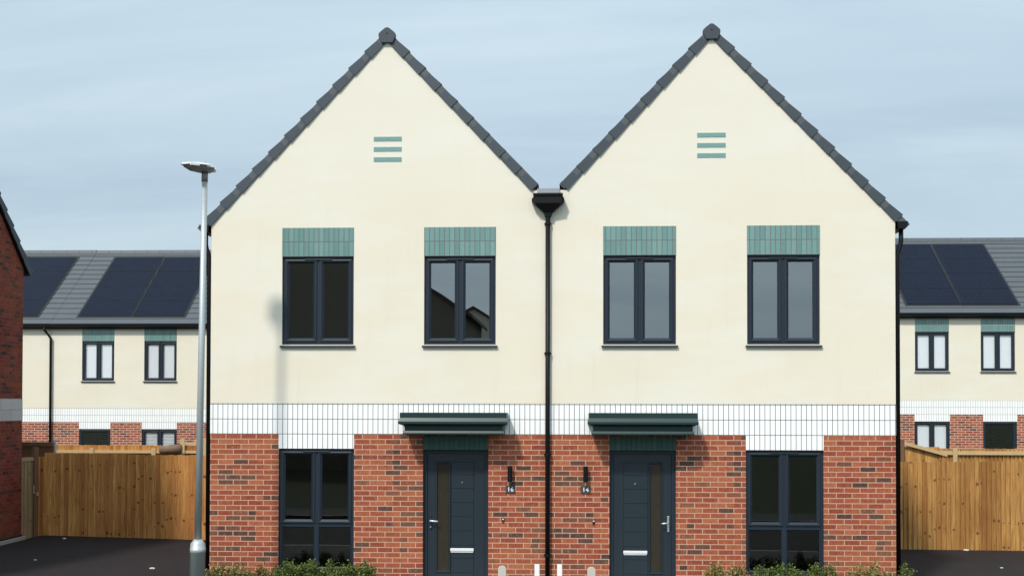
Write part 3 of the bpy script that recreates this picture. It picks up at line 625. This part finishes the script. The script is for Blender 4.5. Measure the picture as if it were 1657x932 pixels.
# ------------------------------------------------------------------ terraces behind
YB = 19.5
def terrace(label, xl, xr, dz, cols, ups, lows, pxc, eave_px, ridge_px, pipe=None, group='terraced houses behind the fences'):
    ox = (xl + xr) / 2
    h = thing('terraced_house', (ox, YB, dz), label, 'house', group)
    a, b = xl - ox, xr - ox; dep = 7.2; w = dep / 2
    ze = PZ(eave_px, YB, pxc) - dz
    # ridge height from its picture height at the ridge's own depth
    zr = PZ(ridge_px, YB + w, pxc) - dz
    bt, bb = ups['band'][0] - dz, ups['band'][1] - dz
    hu = [(PX(p0, YB, 580) - ox, PX(p1, YB, 580) - ox, ups['z'][1] - dz, ups['z'][0] - dz) for p0, p1 in ups['px']]
    hl_ = [(PX(p0, YB, 700) - ox, PX(p1, YB, 700) - ox, -0.2 + 0.85, lows['z'] - dz) for p0, p1, k in lows['px']]
    m = MB(); m.wall(a, b, -1.0, bb, hl_); m.poly([(a, 0, -1), (a, dep, -1), (a, dep, bb), (a, 0, bb)]); m.poly([(b, 0, -1), (b, dep, -1), (b, dep, bb), (b, 0, bb)]); m.poly([(a, dep, -1), (b, dep, -1), (b, dep, bb), (a, dep, bb)])
    mb = m_brick_far; m.build('brick_wall', mb, h, normals=False)
    m = MB(); m.wall(a, b, bb, bt, [], -0.004)
    for q in hl_: m.poly([(q[0], -0.004, q[3]), (q[1], -0.004, q[3]), (q[1], -0.004, bb), (q[0], -0.004, bb)])
    m.build('white_brick_band', white_mat('white_soldier_brick_far', bb, (0.30, 0.30, 0.30)), h, normals=False)
    m = MB(); m.wall(a, b, bt, ze, hu, -0.008)
    for x in (a, b): m.poly([(x, 0, bb), (x, dep, bb), (x, dep, ze), (x, w, zr - 0.05), (x, 0, ze)])
    m.poly([(a, dep, bb), (b, dep, bb), (b, dep, ze), (a, dep, ze)])
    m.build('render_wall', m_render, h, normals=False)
    gm = green_mat('green_glazed_brick_far', hu[0][3])
    for q in hu:
        g = MB(); g.box(q[0], q[1], -0.012, 0.05, q[3], ze - 0.02); g.build('green_brick_panel', gm, h)
        make_window(h, *q, glass=m_glass_far, blind='roll', vent=False, sill_out=0.05)
    for q, (p0, p1, k) in zip(hl_, lows['px']):
        make_window(h, *q, blind=None if k == 'dark' else k, single=(k == 'dark'), glass=m_glass_far, vent=False)
    # roof with lapped tile courses
    over = 0.14; slope = Vector((0, w + over, zr - (ze + 0.05) + over * (zr - ze) / w)); 
    p0 = Vector((0, -over, zr - slope.z)); L_ = slope.length; sd = slope.normalized(); nn = Vector((0, -sd.z, sd.y))
    ncs = 15; st = L_ / ncs; m = MB()
    for i in range(ncs):
        q0 = p0 + sd * st * i; q1 = p0 + sd * (st * (i + 1) + 0.05)
        x = a + 0.165 * (i % 2) - 0.33
        m.loops([[(xx, (q0 + nn * 0.012).y, (q0 + nn * 0.012).z), (xx, (q0 + nn * 0.042).y, (q0 + nn * 0.042).z), (xx, (q1 + nn * 0.022).y, (q1 + nn * 0.022).z), (xx, q1.y, q1.z)] for xx in (a, b)])
    # rear slope
    m.poly([(a, w, zr), (b, w, zr), (b, dep + over, p0.z), (a, dep + over, p0.z)])
    roof = m.build('roof', m_tile_far, h)
    m = MB(); x = a
    while x < b - 0.01:
        x2 = min(x + 0.45, b); m.loops([[(xx, w + yy, zr + zz) for yy, zz in ((-0.14, -0.05), (-0.07, 0.075), (0.07, 0.075), (0.14, -0.05))] for xx in (x + 0.004, x2 - 0.004)]); x = x2
    m.build('ridge_tile', m_tile_plain, roof)
    m = MB(); m.prism_x([(-over - 0.09, p0.z + 0.03), (-over - 0.08, p0.z - 0.07), (-over - 0.02, p0.z - 0.09), (-over + 0.01, p0.z - 0.09), (-over + 0.01, p0.z + 0.03)], a, b); m.build('gutter', m_black, h)
    m = MB(); m.box(a, b, -over + 0.011, -0.01, p0.z - 0.13, p0.z + 0.0); m.build('fascia', m_black, h)
    if pipe is not None:
        xp = PX(pipe, YB, 600) - ox; g = MB()
        g.tube([(xp - 0.16, -over - 0.05, p0.z - 0.08), (xp - 0.16, -over - 0.05, p0.z - 0.16), (xp, -0.08, p0.z - 0.42), (xp, -0.07, -0.8)], 0.038, 10); g.build('downpipe', m_black, h, True)
    # solar panels, four in each column
    n_world = nn; P0 = Vector((ox, YB, dz)) + p0 + nn * 0.06
    for (bl, br, by, ty) in cols:
        c0 = plane_hit(bl, by, P0, nn); c1 = plane_hit(br, by, P0, nn); ct = plane_hit(bl, ty, P0, nn)
        Lc = (ct - c0).dot(sd); x0, x1 = c0.x - ox, c1.x - ox; base = (c0 - Vector((ox, YB, dz)))
        Mx = Matrix(((1, 0, 0), (0, sd.y, nn.y), (0, sd.z, nn.z)))
        tm = MB(); tm.box(x0 - 0.035, x1 + 0.035, -0.06, Lc + 0.05, -0.055, -0.006); to_ = tm.build('panel_tray', m_solar_frame, roof); to_.matrix_local = Matrix.Translation((0, base.y, base.z)) @ Mx.to_4x4()
        for k in range(4):
            pm = MB(); u0, u1 = Lc * k / 4 + 0.008, Lc * (k + 1) / 4 - 0.008
            pm.box(x0 + 0.035, x1 - 0.035, u0, u1, -0.03, 0.008)
            po = pm.build('solar_panel', m_solar, roof); po.matrix_local = Matrix.Translation((0, base.y, base.z)) @ Mx.to_4x4()
            fm = MB()
            for (qa, qb, ra, rb) in ((x0 + 0.025, x1 - 0.025, u0 - 0.004, u0 + 0.006), (x0 + 0.025, x0 + 0.034, u0 + .008, u1), (x1 - 0.034, x1 - 0.025, u0 + .008, u1)): fm.box(qa, qb, ra, rb, -0.03, 0.012)
            fo = fm.build('panel_frame', m_solar_frame, po)
    tr = MB()
    for (bl, br, by, ty) in cols[:1]:
        pass
    return h
m_tile_far = plain('grey_terrace_tile', (0.088, 0.098, 0.108), 0.55, vary=0.3, scale=2.2)
lb = dict(band=(PZ(660.5, YB, 190), PZ(683, YB, 190)), z=(PZ(552, YB, 190), PZ(616, YB, 190)))
xA0, xAB, xB1 = PX(-170, YB), PX(83, YB), PX(352, YB)
terrace('cream rendered terraced house half hidden behind the dark brick gable, one solar column showing', xA0, xAB - 0.004, -0.12, [(-24.5, 61.5, 511, 417), (-110.5, -24.5, 511, 417)],
        dict(px=[(-120, -68), (-20, 32)], **lb), dict(z=PZ(694, YB, 190), px=[(-120, -68, 'dark'), (-25, 30, 'roll')]), 60, 523, 409)
terrace('cream rendered terraced house behind the left fence, two solar columns beside the street lamp', xAB, xB1, -0.12, [(126, 212.5, 511, 417), (213.5, 299, 511, 417)],
        dict(px=[(133, 185), (233.5, 286)], **lb), dict(z=PZ(694, YB, 190), px=[(128, 178.5, 'dark'), (229.5, 286, 'slats')]), 190, 523, 409, pipe=83.5)
rb = dict(band=(PZ(648, YB, 1550), PZ(670.5, YB, 1550)), z=(PZ(537, YB, 1550), PZ(600.5, YB, 1550)))
terrace('cream rendered terraced house behind the right fence, with large black solar array', PX(1425, YB), PX(1748, YB), 0.16, [(1466.5, 1556, 492, 396), (1557, 1649, 492, 396)],
        dict(px=[(1480.5, 1535.5), (1587, 1642.5)], **rb), dict(z=PZ(682, YB, 1550), px=[(1480, 1537, 'roll'), (1591, 1646, 'dark')]), 1550, 505.5, 389)

# ------------------------------------------------------------------ dark brick house at the left edge
YF = 6.0
XW = PX(36.5, YF, 600)
def left_house():
    h = thing('brick_house', (XW, YF, 0), 'dark red brick gable end in shade at the left edge of the picture', 'house')
    dep = 9.0; w = dep / 2; ez = PZ(432, YF, 40); tp = 0.97; zr = ez + w * tp; xw2 = -8.0
    bt, bb = PZ(645, YF, 34), PZ(680.5, YF, 34)
    def side(m, z0, z1, x=0.0): m.poly([(x, -dep, z0), (x, 0, z0), (x, 0, z1), (x, -dep, z1)])
    m = MB()
    for z0, z1 in ((0.1, bb), (bt, ez)):
        side(m, z0, z1)
        m.poly([(xw2, 0, z0), (0, 0, z0), (0, 0, z1), (xw2, 0, z1)]); m.poly([(xw2, -dep, z0), (0, -dep, z0), (0, -dep, z1), (xw2, -dep, z1)]); side(m, z0, z1, xw2)
    for x in (0, xw2): m.poly([(x, -dep, ez), (x, 0, ez), (x, -w, zr)])
    m.build('brick_wall', m_brick_left_shaded, h, normals=False)
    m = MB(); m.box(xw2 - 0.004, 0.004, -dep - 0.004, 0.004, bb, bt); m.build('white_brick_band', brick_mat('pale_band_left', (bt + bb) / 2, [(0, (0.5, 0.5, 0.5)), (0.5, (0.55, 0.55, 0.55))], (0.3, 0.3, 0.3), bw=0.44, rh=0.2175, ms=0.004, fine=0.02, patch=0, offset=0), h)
    m = MB(); m.box(xw2 - 0.01, 0.02, -dep - 0.01, 0.01, -0.5, 0.12); m.build('plinth', m_plinth, h)
    rf = MB(); o = 0.2
    for s in (0, 1):
        y0, y1 = (-dep - o, -w) if s else (o, -w)
        rf.loops([[(x, y0, ez - o * tp + 0.03), (x, y1, zr + 0.03), (x, y1, zr + 0.16), (x, y0, ez - o * tp + 0.13)] for x in (xw2 - 0.1, 0.03)])
    rf.build('roof', m_tile_plain, h)
    make_verge(h, (0.16, ez - 0.16), (-w, zr), 17, 0.06, 0.12, axis='y', hgt=0.12, lift=0.03)
    make_verge(h, (-dep - 0.16, ez - 0.16), (-w, zr), 17, 0.06, 0.12, axis='y', hgt=0.12, lift=0.03)
    for y0 in (0.10, -dep - 0.1):
        t = MB(); t.loops([[(x, y0, ez - 0.13), (x, -w, zr - 0.03), (x, -w, zr + 0.05), (x, y0, ez - 0.05)] for x in (0.006, 0.05)]); t.build('verge_trim', m_black, h)
left_house()
m = MB(); x0 = XW + 0.14
for i in range(10): m.box(x0, x0 + 0.05, -3.2 + i * 0.9 + 0.004, -3.2 + (i + 1) * 0.9 - 0.004, 0.0, 0.115)
tag(m.build('edging_kerb', m_conc), 'low pale concrete edging along the foot of the dark brick gable', 'kerb')

# ------------------------------------------------------------------ fences
rnd = random.Random(7)
def boards(x0, x1, z0, z1, seed, w=0.09, y=0.0):
    m = MB(); r = random.Random(seed); x = x0
    while x < x1 - 0.01:
        xe = min(x + w, x1); t = r.uniform(-0.008, 0.008); j = r.uniform(-0.004, 0.004)
        m.loops([[(x, y - 0.036 + j, z), (xe + 0.004, y - 0.005 + j, z), (xe + 0.004, y + 0.004, z), (x, y + 0.004, z)] for z in (z0, z1 + t)])
        x = xe
    return m
def fence_run(name, label, pts, mat, rail=True, group=None, cap=False, front_post=()):
    """pts: (x, y, zbottom, ztop) corners; local x runs along each bay"""
    b0 = Vector((pts[0][0], pts[0][1], pts[0][2]))
    f = thing(name, b0, label, 'fence', group)
    for i, (p, q) in enumerate(zip(pts, pts[1:])):
        a, b = Vector(p[:2]), Vector(q[:2]); L_ = (b - a).length; ang = math.atan2(b.y - a.y, b.x - a.x)
        nb = max(1, round(L_ / 1.9)); bw = L_ / nb
        for k in range(nb):
            t = k / nb; zb = p[2] + (q[2] - p[2]) * t; zt = p[3] + (q[3] - p[3]) * t
            o = boards(0, bw, 0.0, zt - zb, rnd.random()).build('board_panel', mat, f)
            pos = a + (b - a) * t; o.location = (pos.x - b0.x, pos.y - b0.y, zb - b0.z); o.rotation_euler.z = ang
            # shift texture by baking the offset into the mesh
            o.data.transform(Matrix.Translation((i * 7.02 + k * 1.89, 0, 0))); 
            o.location = o.location + Vector((-(i * 7.02 + k * 1.89) * math.cos(ang), -(i * 7.02 + k * 1.89) * math.sin(ang), 0))
            if rail:
                for zz in (0.28, 0.95, zt - zb - 0.22):
                    g = MB(); g.prism_x([(0.005, zz - 0.04), (0.005, zz + 0.04), (0.06, zz)], 0.04, bw - 0.04); ro = g.build('rail', m_rail, f)
                    ro.location = (pos.x - b0.x, pos.y - b0.y, zb - b0.z); ro.rotation_euler.z = ang
            g = MB(); g.box(-0.05, 0.05, 0.006, 0.106, -0.3, zt - zb - 0.03); po = g.build('post', m_post, f); po.location = (pos.x - b0.x, pos.y - b0.y, zb - b0.z); po.rotation_euler.z = ang
    return f
def fp(px, ybot, ytop, Y):
    x, zb = P(px, ybot, Y); return (x, Y, zb - 0.03, P(px, ytop, Y)[1])
lA, lB, lC = fp(31, 874, 738, 6.02), fp(73, 867, 732.5, 6.55), fp(487, 876, 741, 5.75)
fl = fence_run('board_fence', 'warm brown feather-edge fence between the dark brick gable and the left house of the pair', [lB, lC], m_fence)
# the gate leaf beside the brick gable, with its tall post and latch
gt = thing('garden_gate', (lA[0], lA[1], lA[2]), 'narrow weathered timber gate against the dark brick gable wall', 'gate')
ga, gb = Vector(lA[:2]), Vector(lB[:2]); gl = (gb - ga).length; ang = math.atan2(gb.y - ga.y, gb.x - ga.x); hg = lA[3] - lA[2]
m_gate = wood_mat('gate_boards', (0.36, 0.26, 0.14), (0.44, 0.32, 0.18), (0.28, 0.19, 0.1))
for (u0, u1, mm) in ((0, gl * 0.5, m_gate), (gl * 0.5 + 0.10, gl + 0.01, m_fence)):
    o = boards(u0, u1, 0.04, hg - 0.03, 5).build('board_panel', mm, gt); o.rotation_euler.z = ang
g = MB(); g.box(gl * 0.5, gl * 0.5 + 0.1, -0.05, 0.05, -0.2, hg + 0.17); o = g.build('post', m_post, gt); o.rotation_euler.z = ang
g = MB(); g.box(0.0, gl * 0.5, -0.035, 0.03, hg - 0.10, hg - 0.03); o = g.build('top_rail', m_gate, gt); o.rotation_euler.z = ang
g = MB(); g.tube([(gl * 0.5 - 0.02, -0.06, 0.95), (gl * 0.5 - 0.02, -0.06, 1.12)], 0.012, 8); g.tube([(gl * 0.5 + 0.06, -0.07, 0.90), (gl * 0.5 + 0.06, -0.07, 0.97)], 0.03, 8); o = g.build('latch', m_steel, gt); o.rotation_euler.z = ang

rA, rB = fp(1290, 886.5, 747, 5.9), fp(1740, 890.5, 746, 5.9)
fr = fence_run('board_fence', 'orange-brown feather-edge fence to the right of the pair of houses', [rA, rB], m_fence_r)
# second fences, seen rail side over the first ones
def back_fence(label, Y, px0, px1, ytop, yrail0, yrail1, ybot, posts, mat, tops=None):
    x0, x1 = PX(px0, Y, 720), PX(px1, Y, 720); pm = (px0 + px1) / 2
    zt, zr0, zr1 = PZ(ytop, Y, pm), PZ(yrail0, Y, pm), PZ(yrail1, Y, pm); zb = -0.1
    f = thing('board_fence', (x0, Y, zb), label, 'fence')
    L_ = x1 - x0
    boards(0, L_, 0, zt - zb, 3, y=0.03).build('board_panel', mat, f)
    for (za, zc) in ((zr1, zr0), (0.85, 0.93), (0.2, 0.28)):
        g = MB(); g.box(0, L_, -0.05, 0.008, za - zb, zc - zb); g.build('rail', m_rail, f)
    for p, yt in posts:
        xp = PX(p, Y, 720) - x0; g = MB(); g.box(xp - 0.05, xp + 0.05, -0.075, -0.051, -0.2, PZ(yt, Y, p) - zb); g.build('post', m_rail, f)
    return f
back_fence('pale rail and board tops showing over the left brown fence', 11.0, 60, 480, 720.5, 728.5, 733, 0, [(150, 724), (250, 724), (297, 709), (333, 709)], m_fence)
back_fence('pale rail and board tops showing over the right orange-brown fence', 10.0, 1330, 1740, 725.5, 729.5, 735.5, 0, [(1544, 724)], m_fence_r)
# raking rails where the right rear fence steps up
Yq = 9.7
q = [P(1459, 713, Yq), P(1532, 733, Yq)]; dz_ = 0.075
f = thing('raking_rail', (q[0][0], Yq, q[0][1]), 'sloping timber rail running down to the fence top beside the right house', 'timber rail')
g = MB(); a_ = Vector((0, 0, 0)); b_ = Vector((q[1][0] - q[0][0], 0, q[1][1] - q[0][1])); g.loops([[(p.x, y, p.z - s) for y, s in ((-0.04, 0), (0.04, 0), (0.04, dz_), (-0.04, dz_))] for p in (a_, b_)]); g.build('rail', m_rail, f)
g = MB(); g.box(-0.03, 0.05, -0.045, 0.045, -1.3, 0.03); g.build('post', m_post, f)
g = MB(); g.box(0.0, 0.85, 0.05, 0.07, -0.9, -0.14); g.build('board_panel', m_fence_r, f)
# log resting on the left rear fence
YG = 10.7; a_, b_ = P(259, 727.5, YG), P(293, 726.5, YG)
g = MB(); g.tube([(a_[0], YG, a_[1]), ((a_[0] + b_[0]) / 2, YG, (a_[1] + b_[1]) / 2 + 0.005), (b_[0], YG, b_[1])], [0.09, 0.11, 0.115], 14)
tag(g.build('timber_log', m_log, None, True), 'short round weathered log lying level behind the left fence top', 'log')
# raised boards at the far left
x0, z1 = P(36, 717, 7.6); x1, z2 = P(87, 714, 7.6)
g = MB(); g.box(x0, x1, 7.58, 7.62, 0.9, (z1 + z2) / 2); g.box(x0, x1, 7.54, 7.58, (z1 + z2) / 2 - 0.08, (z1 + z2) / 2 + 0.01)
tag(g.build('board_fence', m_post), 'short dark board fence end above the gate beside the brick gable', 'fence')
xp, zp = P(89, 711, 8.3)
g = MB(); g.tube([(xp, 8.3, -0.1), (xp, 8.3, zp - 0.06), (xp - 0.005, 8.3, zp), (xp + 0.01, 8.28, zp + 0.01)], [0.035, 0.035, 0.04, 0.03], 10)
tag(g.build('vent_pipe', m_postcap, None, True), 'small pale pipe top poking above the left fence near the terrace downpipe', 'pipe')
# garden fence between rear gardens rails near the lamp
xx0, zz0 = P(293, 717.5, 11.6); xx1, _ = P(345, 717, 11.6)
g = MB(); g.box(xx0, xx1 + 0.6, 11.57, 11.63, zz0 - 0.06, zz0 + 0.02)
for q_ in (0.0, 0.36): g.box(xx0 + q_, xx0 + q_ + 0.08, 11.52, 11.6, -0.1, zz0 + 0.11)
tag(g.build('timber_rail', m_rail), 'pale open rail and stub posts rising over the fence behind the street lamp', 'timber rail')

# ------------------------------------------------------------------ street lamp
YL = -1.47
xb, _ = P(319.5, 920, YL); xt, zt = P(331.5, 279, YL)
sl = thing('street_lamp', (xb, YL, ground_z(xb)), 'tall galvanised street lamp standing before the left corner of the pair', 'street lamp')
gz0 = ground_z(xb); zs = PZ(872, YL, 320); zn = PZ(879, YL, 320)
dx = lambda z: (z - PZ(920, YL, 320)) * (xt - xb) / (zt - PZ(920, YL, 320))
n = 24
def cyl(m, lst): m.tube([(dx(z), 0, z - gz0) for z, r in lst], [r for z, r in lst], n)
g = MB(); cyl(g, [(gz0 - 0.05, 0.100), (zn - 0.12, 0.100), (zn - 0.118, 0.104), (zn - 0.06, 0.104), (zn - 0.058, 0.100), (zn, 0.098), ((zn + zs) / 2, 0.075), (zs, 0.050)]); g.build('base_column', m_galv, sl, True)
g = MB(); cyl(g, [(zs - 0.03, 0.046), ((zs + zt) / 2, 0.043), (zt - 0.11, 0.038)]); g.build('pole', m_galv, sl, True)
g = MB(); cyl(g, [(zt - 0.13, 0.043), (zt + 0.02, 0.043)]); g.build('spigot', m_lamp_dark, sl, True)
g = MB(); hd = []
for (x, w, z0, z1) in ((-0.285, 0.02, 0.068, 0.076), (-0.25, 0.07, 0.045, 0.085), (-0.16, 0.12, 0.012, 0.085), (-0.02, 0.14, 0.0, 0.085), (0.03, 0.13, 0.0, 0.085), (0.09, 0.09, 0.005, 0.085), (0.105, 0.06, 0.015, 0.075)):
    hd.append([(dx(zt) + x, -w, (zt - gz0) + (z0 * .5 + z1 * .5)), (dx(zt) + x, -w * 0.7, (zt - gz0) + z0), (dx(zt) + x, w * 0.7, (zt - gz0) + z0), (dx(zt) + x, w, (zt - gz0) + (z0 * .5 + z1 * .5)), (dx(zt) + x, w * 0.8, (zt - gz0) + z1), (dx(zt) + x, -w * 0.8, (zt - gz0) + z1)])
g.loops(hd); hdo = g.build('lamp_head', m_lamp_dark, sl)
g = MB(); zc = zt - gz0
g.loops([[(dx(zt) + x, -w, zc + z - 0.012), (dx(zt) + x, w, zc + z - 0.012), (dx(zt) + x, w * 0.75, zc + z + t), (dx(zt) + x, -w * 0.75, zc + z + t)] for x, w, z, t in ((-0.30, 0.03, 0.082, 0.004), (-0.24, 0.1, 0.084, 0.012), (-0.1, 0.15, 0.085, 0.022), (0.0, 0.155, 0.085, 0.022), (0.08, 0.12, 0.080, 0.012), (0.11, 0.08, 0.075, 0.006))])
g.build('top_cover', m_lamp, hdo)
g = MB()
for a_ in (-0.225, -0.02): g.box(dx(zt) + a_, dx(zt) + a_ + 0.11, -0.142, -0.10, zc + 0.052, zc + 0.078)
g.build('side_lens', m_lens, hdo)
g = MB(); g.tube([(dx(zt) + 0.01, 0, zc + 0.10), (dx(zt) + 0.01, 0, zc + 0.135)], 0.018, 12); g.build('photocell', m_lamp_dark, hdo)
g = MB(); g.tube([(dx(zt) + 0.10, 0, zc + 0.045), (dx(zt) + 0.135, 0, zc + 0.045)], 0.035, 12); g.build('end_cap', m_lens, hdo)

px0_ = dx(zt)
TM = Matrix.Translation((px0_, 0, 0)) @ Matrix.Rotation(R(38), 4, 'Z') @ Matrix.Diagonal((1.08, 1.0, 1.0, 1.0)) @ Matrix.Translation((-px0_, 0, 0))
for o_ in [hdo] + [o for o in C.objects if o.parent == hdo]: o_.data.transform(TM)

# ------------------------------------------------------------------ small posts before the party line
def marker(px, ytop, Y, wpx, mat, label, round_top, group=None):
    x, z = P(px, ytop, Y); w = wpx / 112 / 2; zb = ground_z(x) - 0.05
    g = MB()
    if round_top:
        pts = [(x - w, zb), (x + w, zb), (x + w, z - w * 0.8)] + [(x + w * math.cos(t), z - w * 0.8 + w * 0.8 * math.sin(t)) for t in [math.pi * k / 8 for k in range(1, 8)]] + [(x - w, z - w * 0.8)]
        g.prism(pts, Y, Y + 0.05)
    else: g.box(x - w, x + w, Y, Y + 0.05, zb, z)
    o = g.build('marker_post', mat); bevel(o, 0.004); me = o.data
    me.transform(Matrix.Translation((-x, -Y, -zb))); o.location = (x, Y, zb)
    tag(o, label, 'marker post', group)
marker(812.5, 915, -0.35, 13, m_postcap, 'round-topped beige marker post between the left door and the downpipe', True)
marker(957, 917, -0.35, 13, m_postcap, 'round-topped beige marker post between the downpipe and the right door', True)
marker(869, 913, -0.30, 8, m_whitepost, 'slim white marker post just left of the central downpipe', False)
marker(905.5, 913, -0.30, 8, m_whitepost, 'slim white marker post just right of the central downpipe', False)

# ------------------------------------------------------------------ shrubs
def shrub(px, ytop, wm, label, mat, seed, Y=-0.55, dens=1.0, stray=0.1):
    r = random.Random(seed); x, z = P(px, ytop + 3, Y); zb = ground_z(x) - 0.03; hgt = z - zb
    s = thing('shrub', (x, Y, zb), label, 'shrub', 'low shrubs planted along the house fronts')
    tips = []; tw = MB(); ns = max(8, int(44 * wm / 0.5))
    for i in range(ns):
        a = r.uniform(0, 2 * math.pi); rr = r.uniform(0.0, 1.0) ** 0.6 * wm / 2; hh = hgt * r.uniform(0.66, 1.08) * (1 - 0.28 * (rr / (wm / 2)) ** 2)
        p0 = Vector((rr * 0.35 * math.cos(a), rr * 0.35 * math.sin(a) * 0.8, 0)); p2 = Vector((rr * math.cos(a), rr * math.sin(a) * 0.8, hh)); p1 = (p0 + p2) / 2 + Vector((r.uniform(-.03, .03), r.uniform(-.03, .03), 0.03))
        tw.tube([p0, p1, p2], [0.006, 0.004, 0.002], 5); tips.append((p0, p1, p2))
    tw.build('stem', m_twig, s)
    lf = MB()
    for p0, p1, p2 in tips:
        for k in range(int(95 * dens)):
            t = 0.3 + 0.7 * r.random() ** 0.8; c = (p0 * (1 - t) ** 2 + p1 * 2 * t * (1 - t) + p2 * t * t) + Vector((r.gauss(0, .022), r.gauss(0, .022), r.gauss(0, .018)))
            d = Vector((r.gauss(0, 1), r.gauss(0, 1), r.uniform(-0.2, 1.2))).normalized(); e = d.cross(Vector((r.gauss(0, 1), r.gauss(0, 1), r.gauss(0, 1)))).normalized(); l = r.uniform(0.018, 0.036); w_ = l * 0.36
            lf.poly([c, c + d * l * 0.5 + e * w_, c + d * l, c + d * l * 0.5 - e * w_])
    lf.build('foliage', mat, s, normals=False)
SH = [(352, 908, .40, .8, 1), (385, 909, .38, .55, 1), (425, 911, .34, .45, 1), (466, 905, .44, 1.1, 0), (502, 904, .42, 1.1, 0), (537, 905, .40, .95, 0), (562, 902, .25, .5, 0), (588, 905, .42, 1.1, 0),
      (1162, 904, .42, .7, 1), (1195, 908, .34, .6, 1), (1233, 911, .40, .9, 0), (1272, 907, .46, 1.1, 0), (1318, 906, .44, 1.1, 0), (1345, 911, .30, .7, 0), (1385, 909, .40, .6, 1), (1420, 908, .42, .8, 1), (1462, 912, .36, .5, 0)]
wh = ['sparse yellowing shrub at the left corner, right beside the street lamp base', 'thin reddish-tipped shrub, second from the street lamp', 'scrawny twiggy shrub just left of the left ground-floor window',
      'dense green shrub under the left edge of the left ground-floor window', 'dense green shrub under the left half of the left ground-floor window', 'green shrub under the right half of the left ground-floor window',
      'thin upright sprig at the right edge of the left ground-floor window', 'rounded green shrub against brick just right of the left ground-floor window',
      'tall loose shrub against brick between right door and right ground-floor window', 'yellowish shrub just left of the right ground-floor window', 'low green shrub under the left edge of the right ground-floor window',
      'dense green shrub under the middle of the right ground-floor window', 'dense green shrub under the right edge of the right ground-floor window', 'small green shrub just right of the right ground-floor window',
      'sparse shrub before the bare brick at the right end of the pair', 'yellow-green shrub next to last before the right corner', 'wispy shrub hanging past the right corner of the pair']
for i, ((px, yt, w_, dn, kind), lb_) in enumerate(zip(SH, wh)): shrub(px, yt, w_, lb_, m_leaf_y if kind else m_leaf, 40 + i, Y=-0.5 + 0.06 * (i % 3), dens=dn)

# ------------------------------------------------------------------ loose stones on the tarmac
def drive_pt(px, py):
    d = ray(px, py); z = 0.02
    for _ in range(5):
        t = (z - CAM.z) / d.z; p = CAM + d * t; z = ground_z(p.x)
    return Vector((p.x, p.y, z))
for i, (px, py, s, lb_) in enumerate(((246, 920, 0.03, 'small pale stone on the tarmac nearest the street lamp'), (104, 871.5, 0.025, 'small pale stone on the tarmac at the foot of the left fence'), (57, 906, 0.018, 'tiny pale stone on the shaded tarmac near the brick gable'),
        (1563, 890.5, 0.035, 'flat pale chip at the foot of the right fence'), (1621, 919, 0.02, 'small pale stone on the tarmac at the right edge'))):
    p = drive_pt(px, py); r = random.Random(i); bm = bmesh.new(); bmesh.ops.create_icosphere(bm, subdivisions=2, radius=s)
    for v in bm.verts: v.co *= r.uniform(0.85, 1.15); v.co.z *= 0.5; v.co.x *= 1.5
    g = MB(); g.bm.free(); g.bm = bm; o = g.build('stone', m_stone); o.location = (p.x, p.y, p.z + s * 0.35); tag(o, lb_, 'stone', 'loose stones on the tarmac')

# ------------------------------------------------------------------ houses across the street (seen mirrored in the windows)
m_opp = plain('brown_brick_wall', (0.20, 0.17, 0.13), 0.9)
def opp(label, xc, half, yfront, ez, zr, dep, mat, roofm):
    h = thing('opposite_house', (xc, yfront, 0), label, 'house')
    m = MB(); m.loops([[(-half, y, -0.3), (half, y, -0.3), (half, y, ez), (0, y, zr), (-half, y, ez)] for y in (0, -dep)]); m.build('wall', mat, h)
    m = MB(); t = 0.15
    for s in (-1, 1): m.loops([[(s * (half + .3), y, ez - .3 * (zr - ez) / half + .02), (0, y, zr + .02), (0, y, zr + .02 + t), (s * (half + .3), y, ez - .3 * (zr - ez) / half + .02 + t)] for y in (0.15, -dep - .15)])
    m.build('roof', roofm, h)
opp('brown brick house across the street, mirrored in the left upper windows', -11.0, 7.0, -33, 6.6, 11.4, 9, m_opp, m_tile_brown)
opp('cream rendered house farther across the street, mirrored in the second upper window', -4.7, 4.6, -46, 5.0, 7.9, 9, m_render, m_tile_brown)
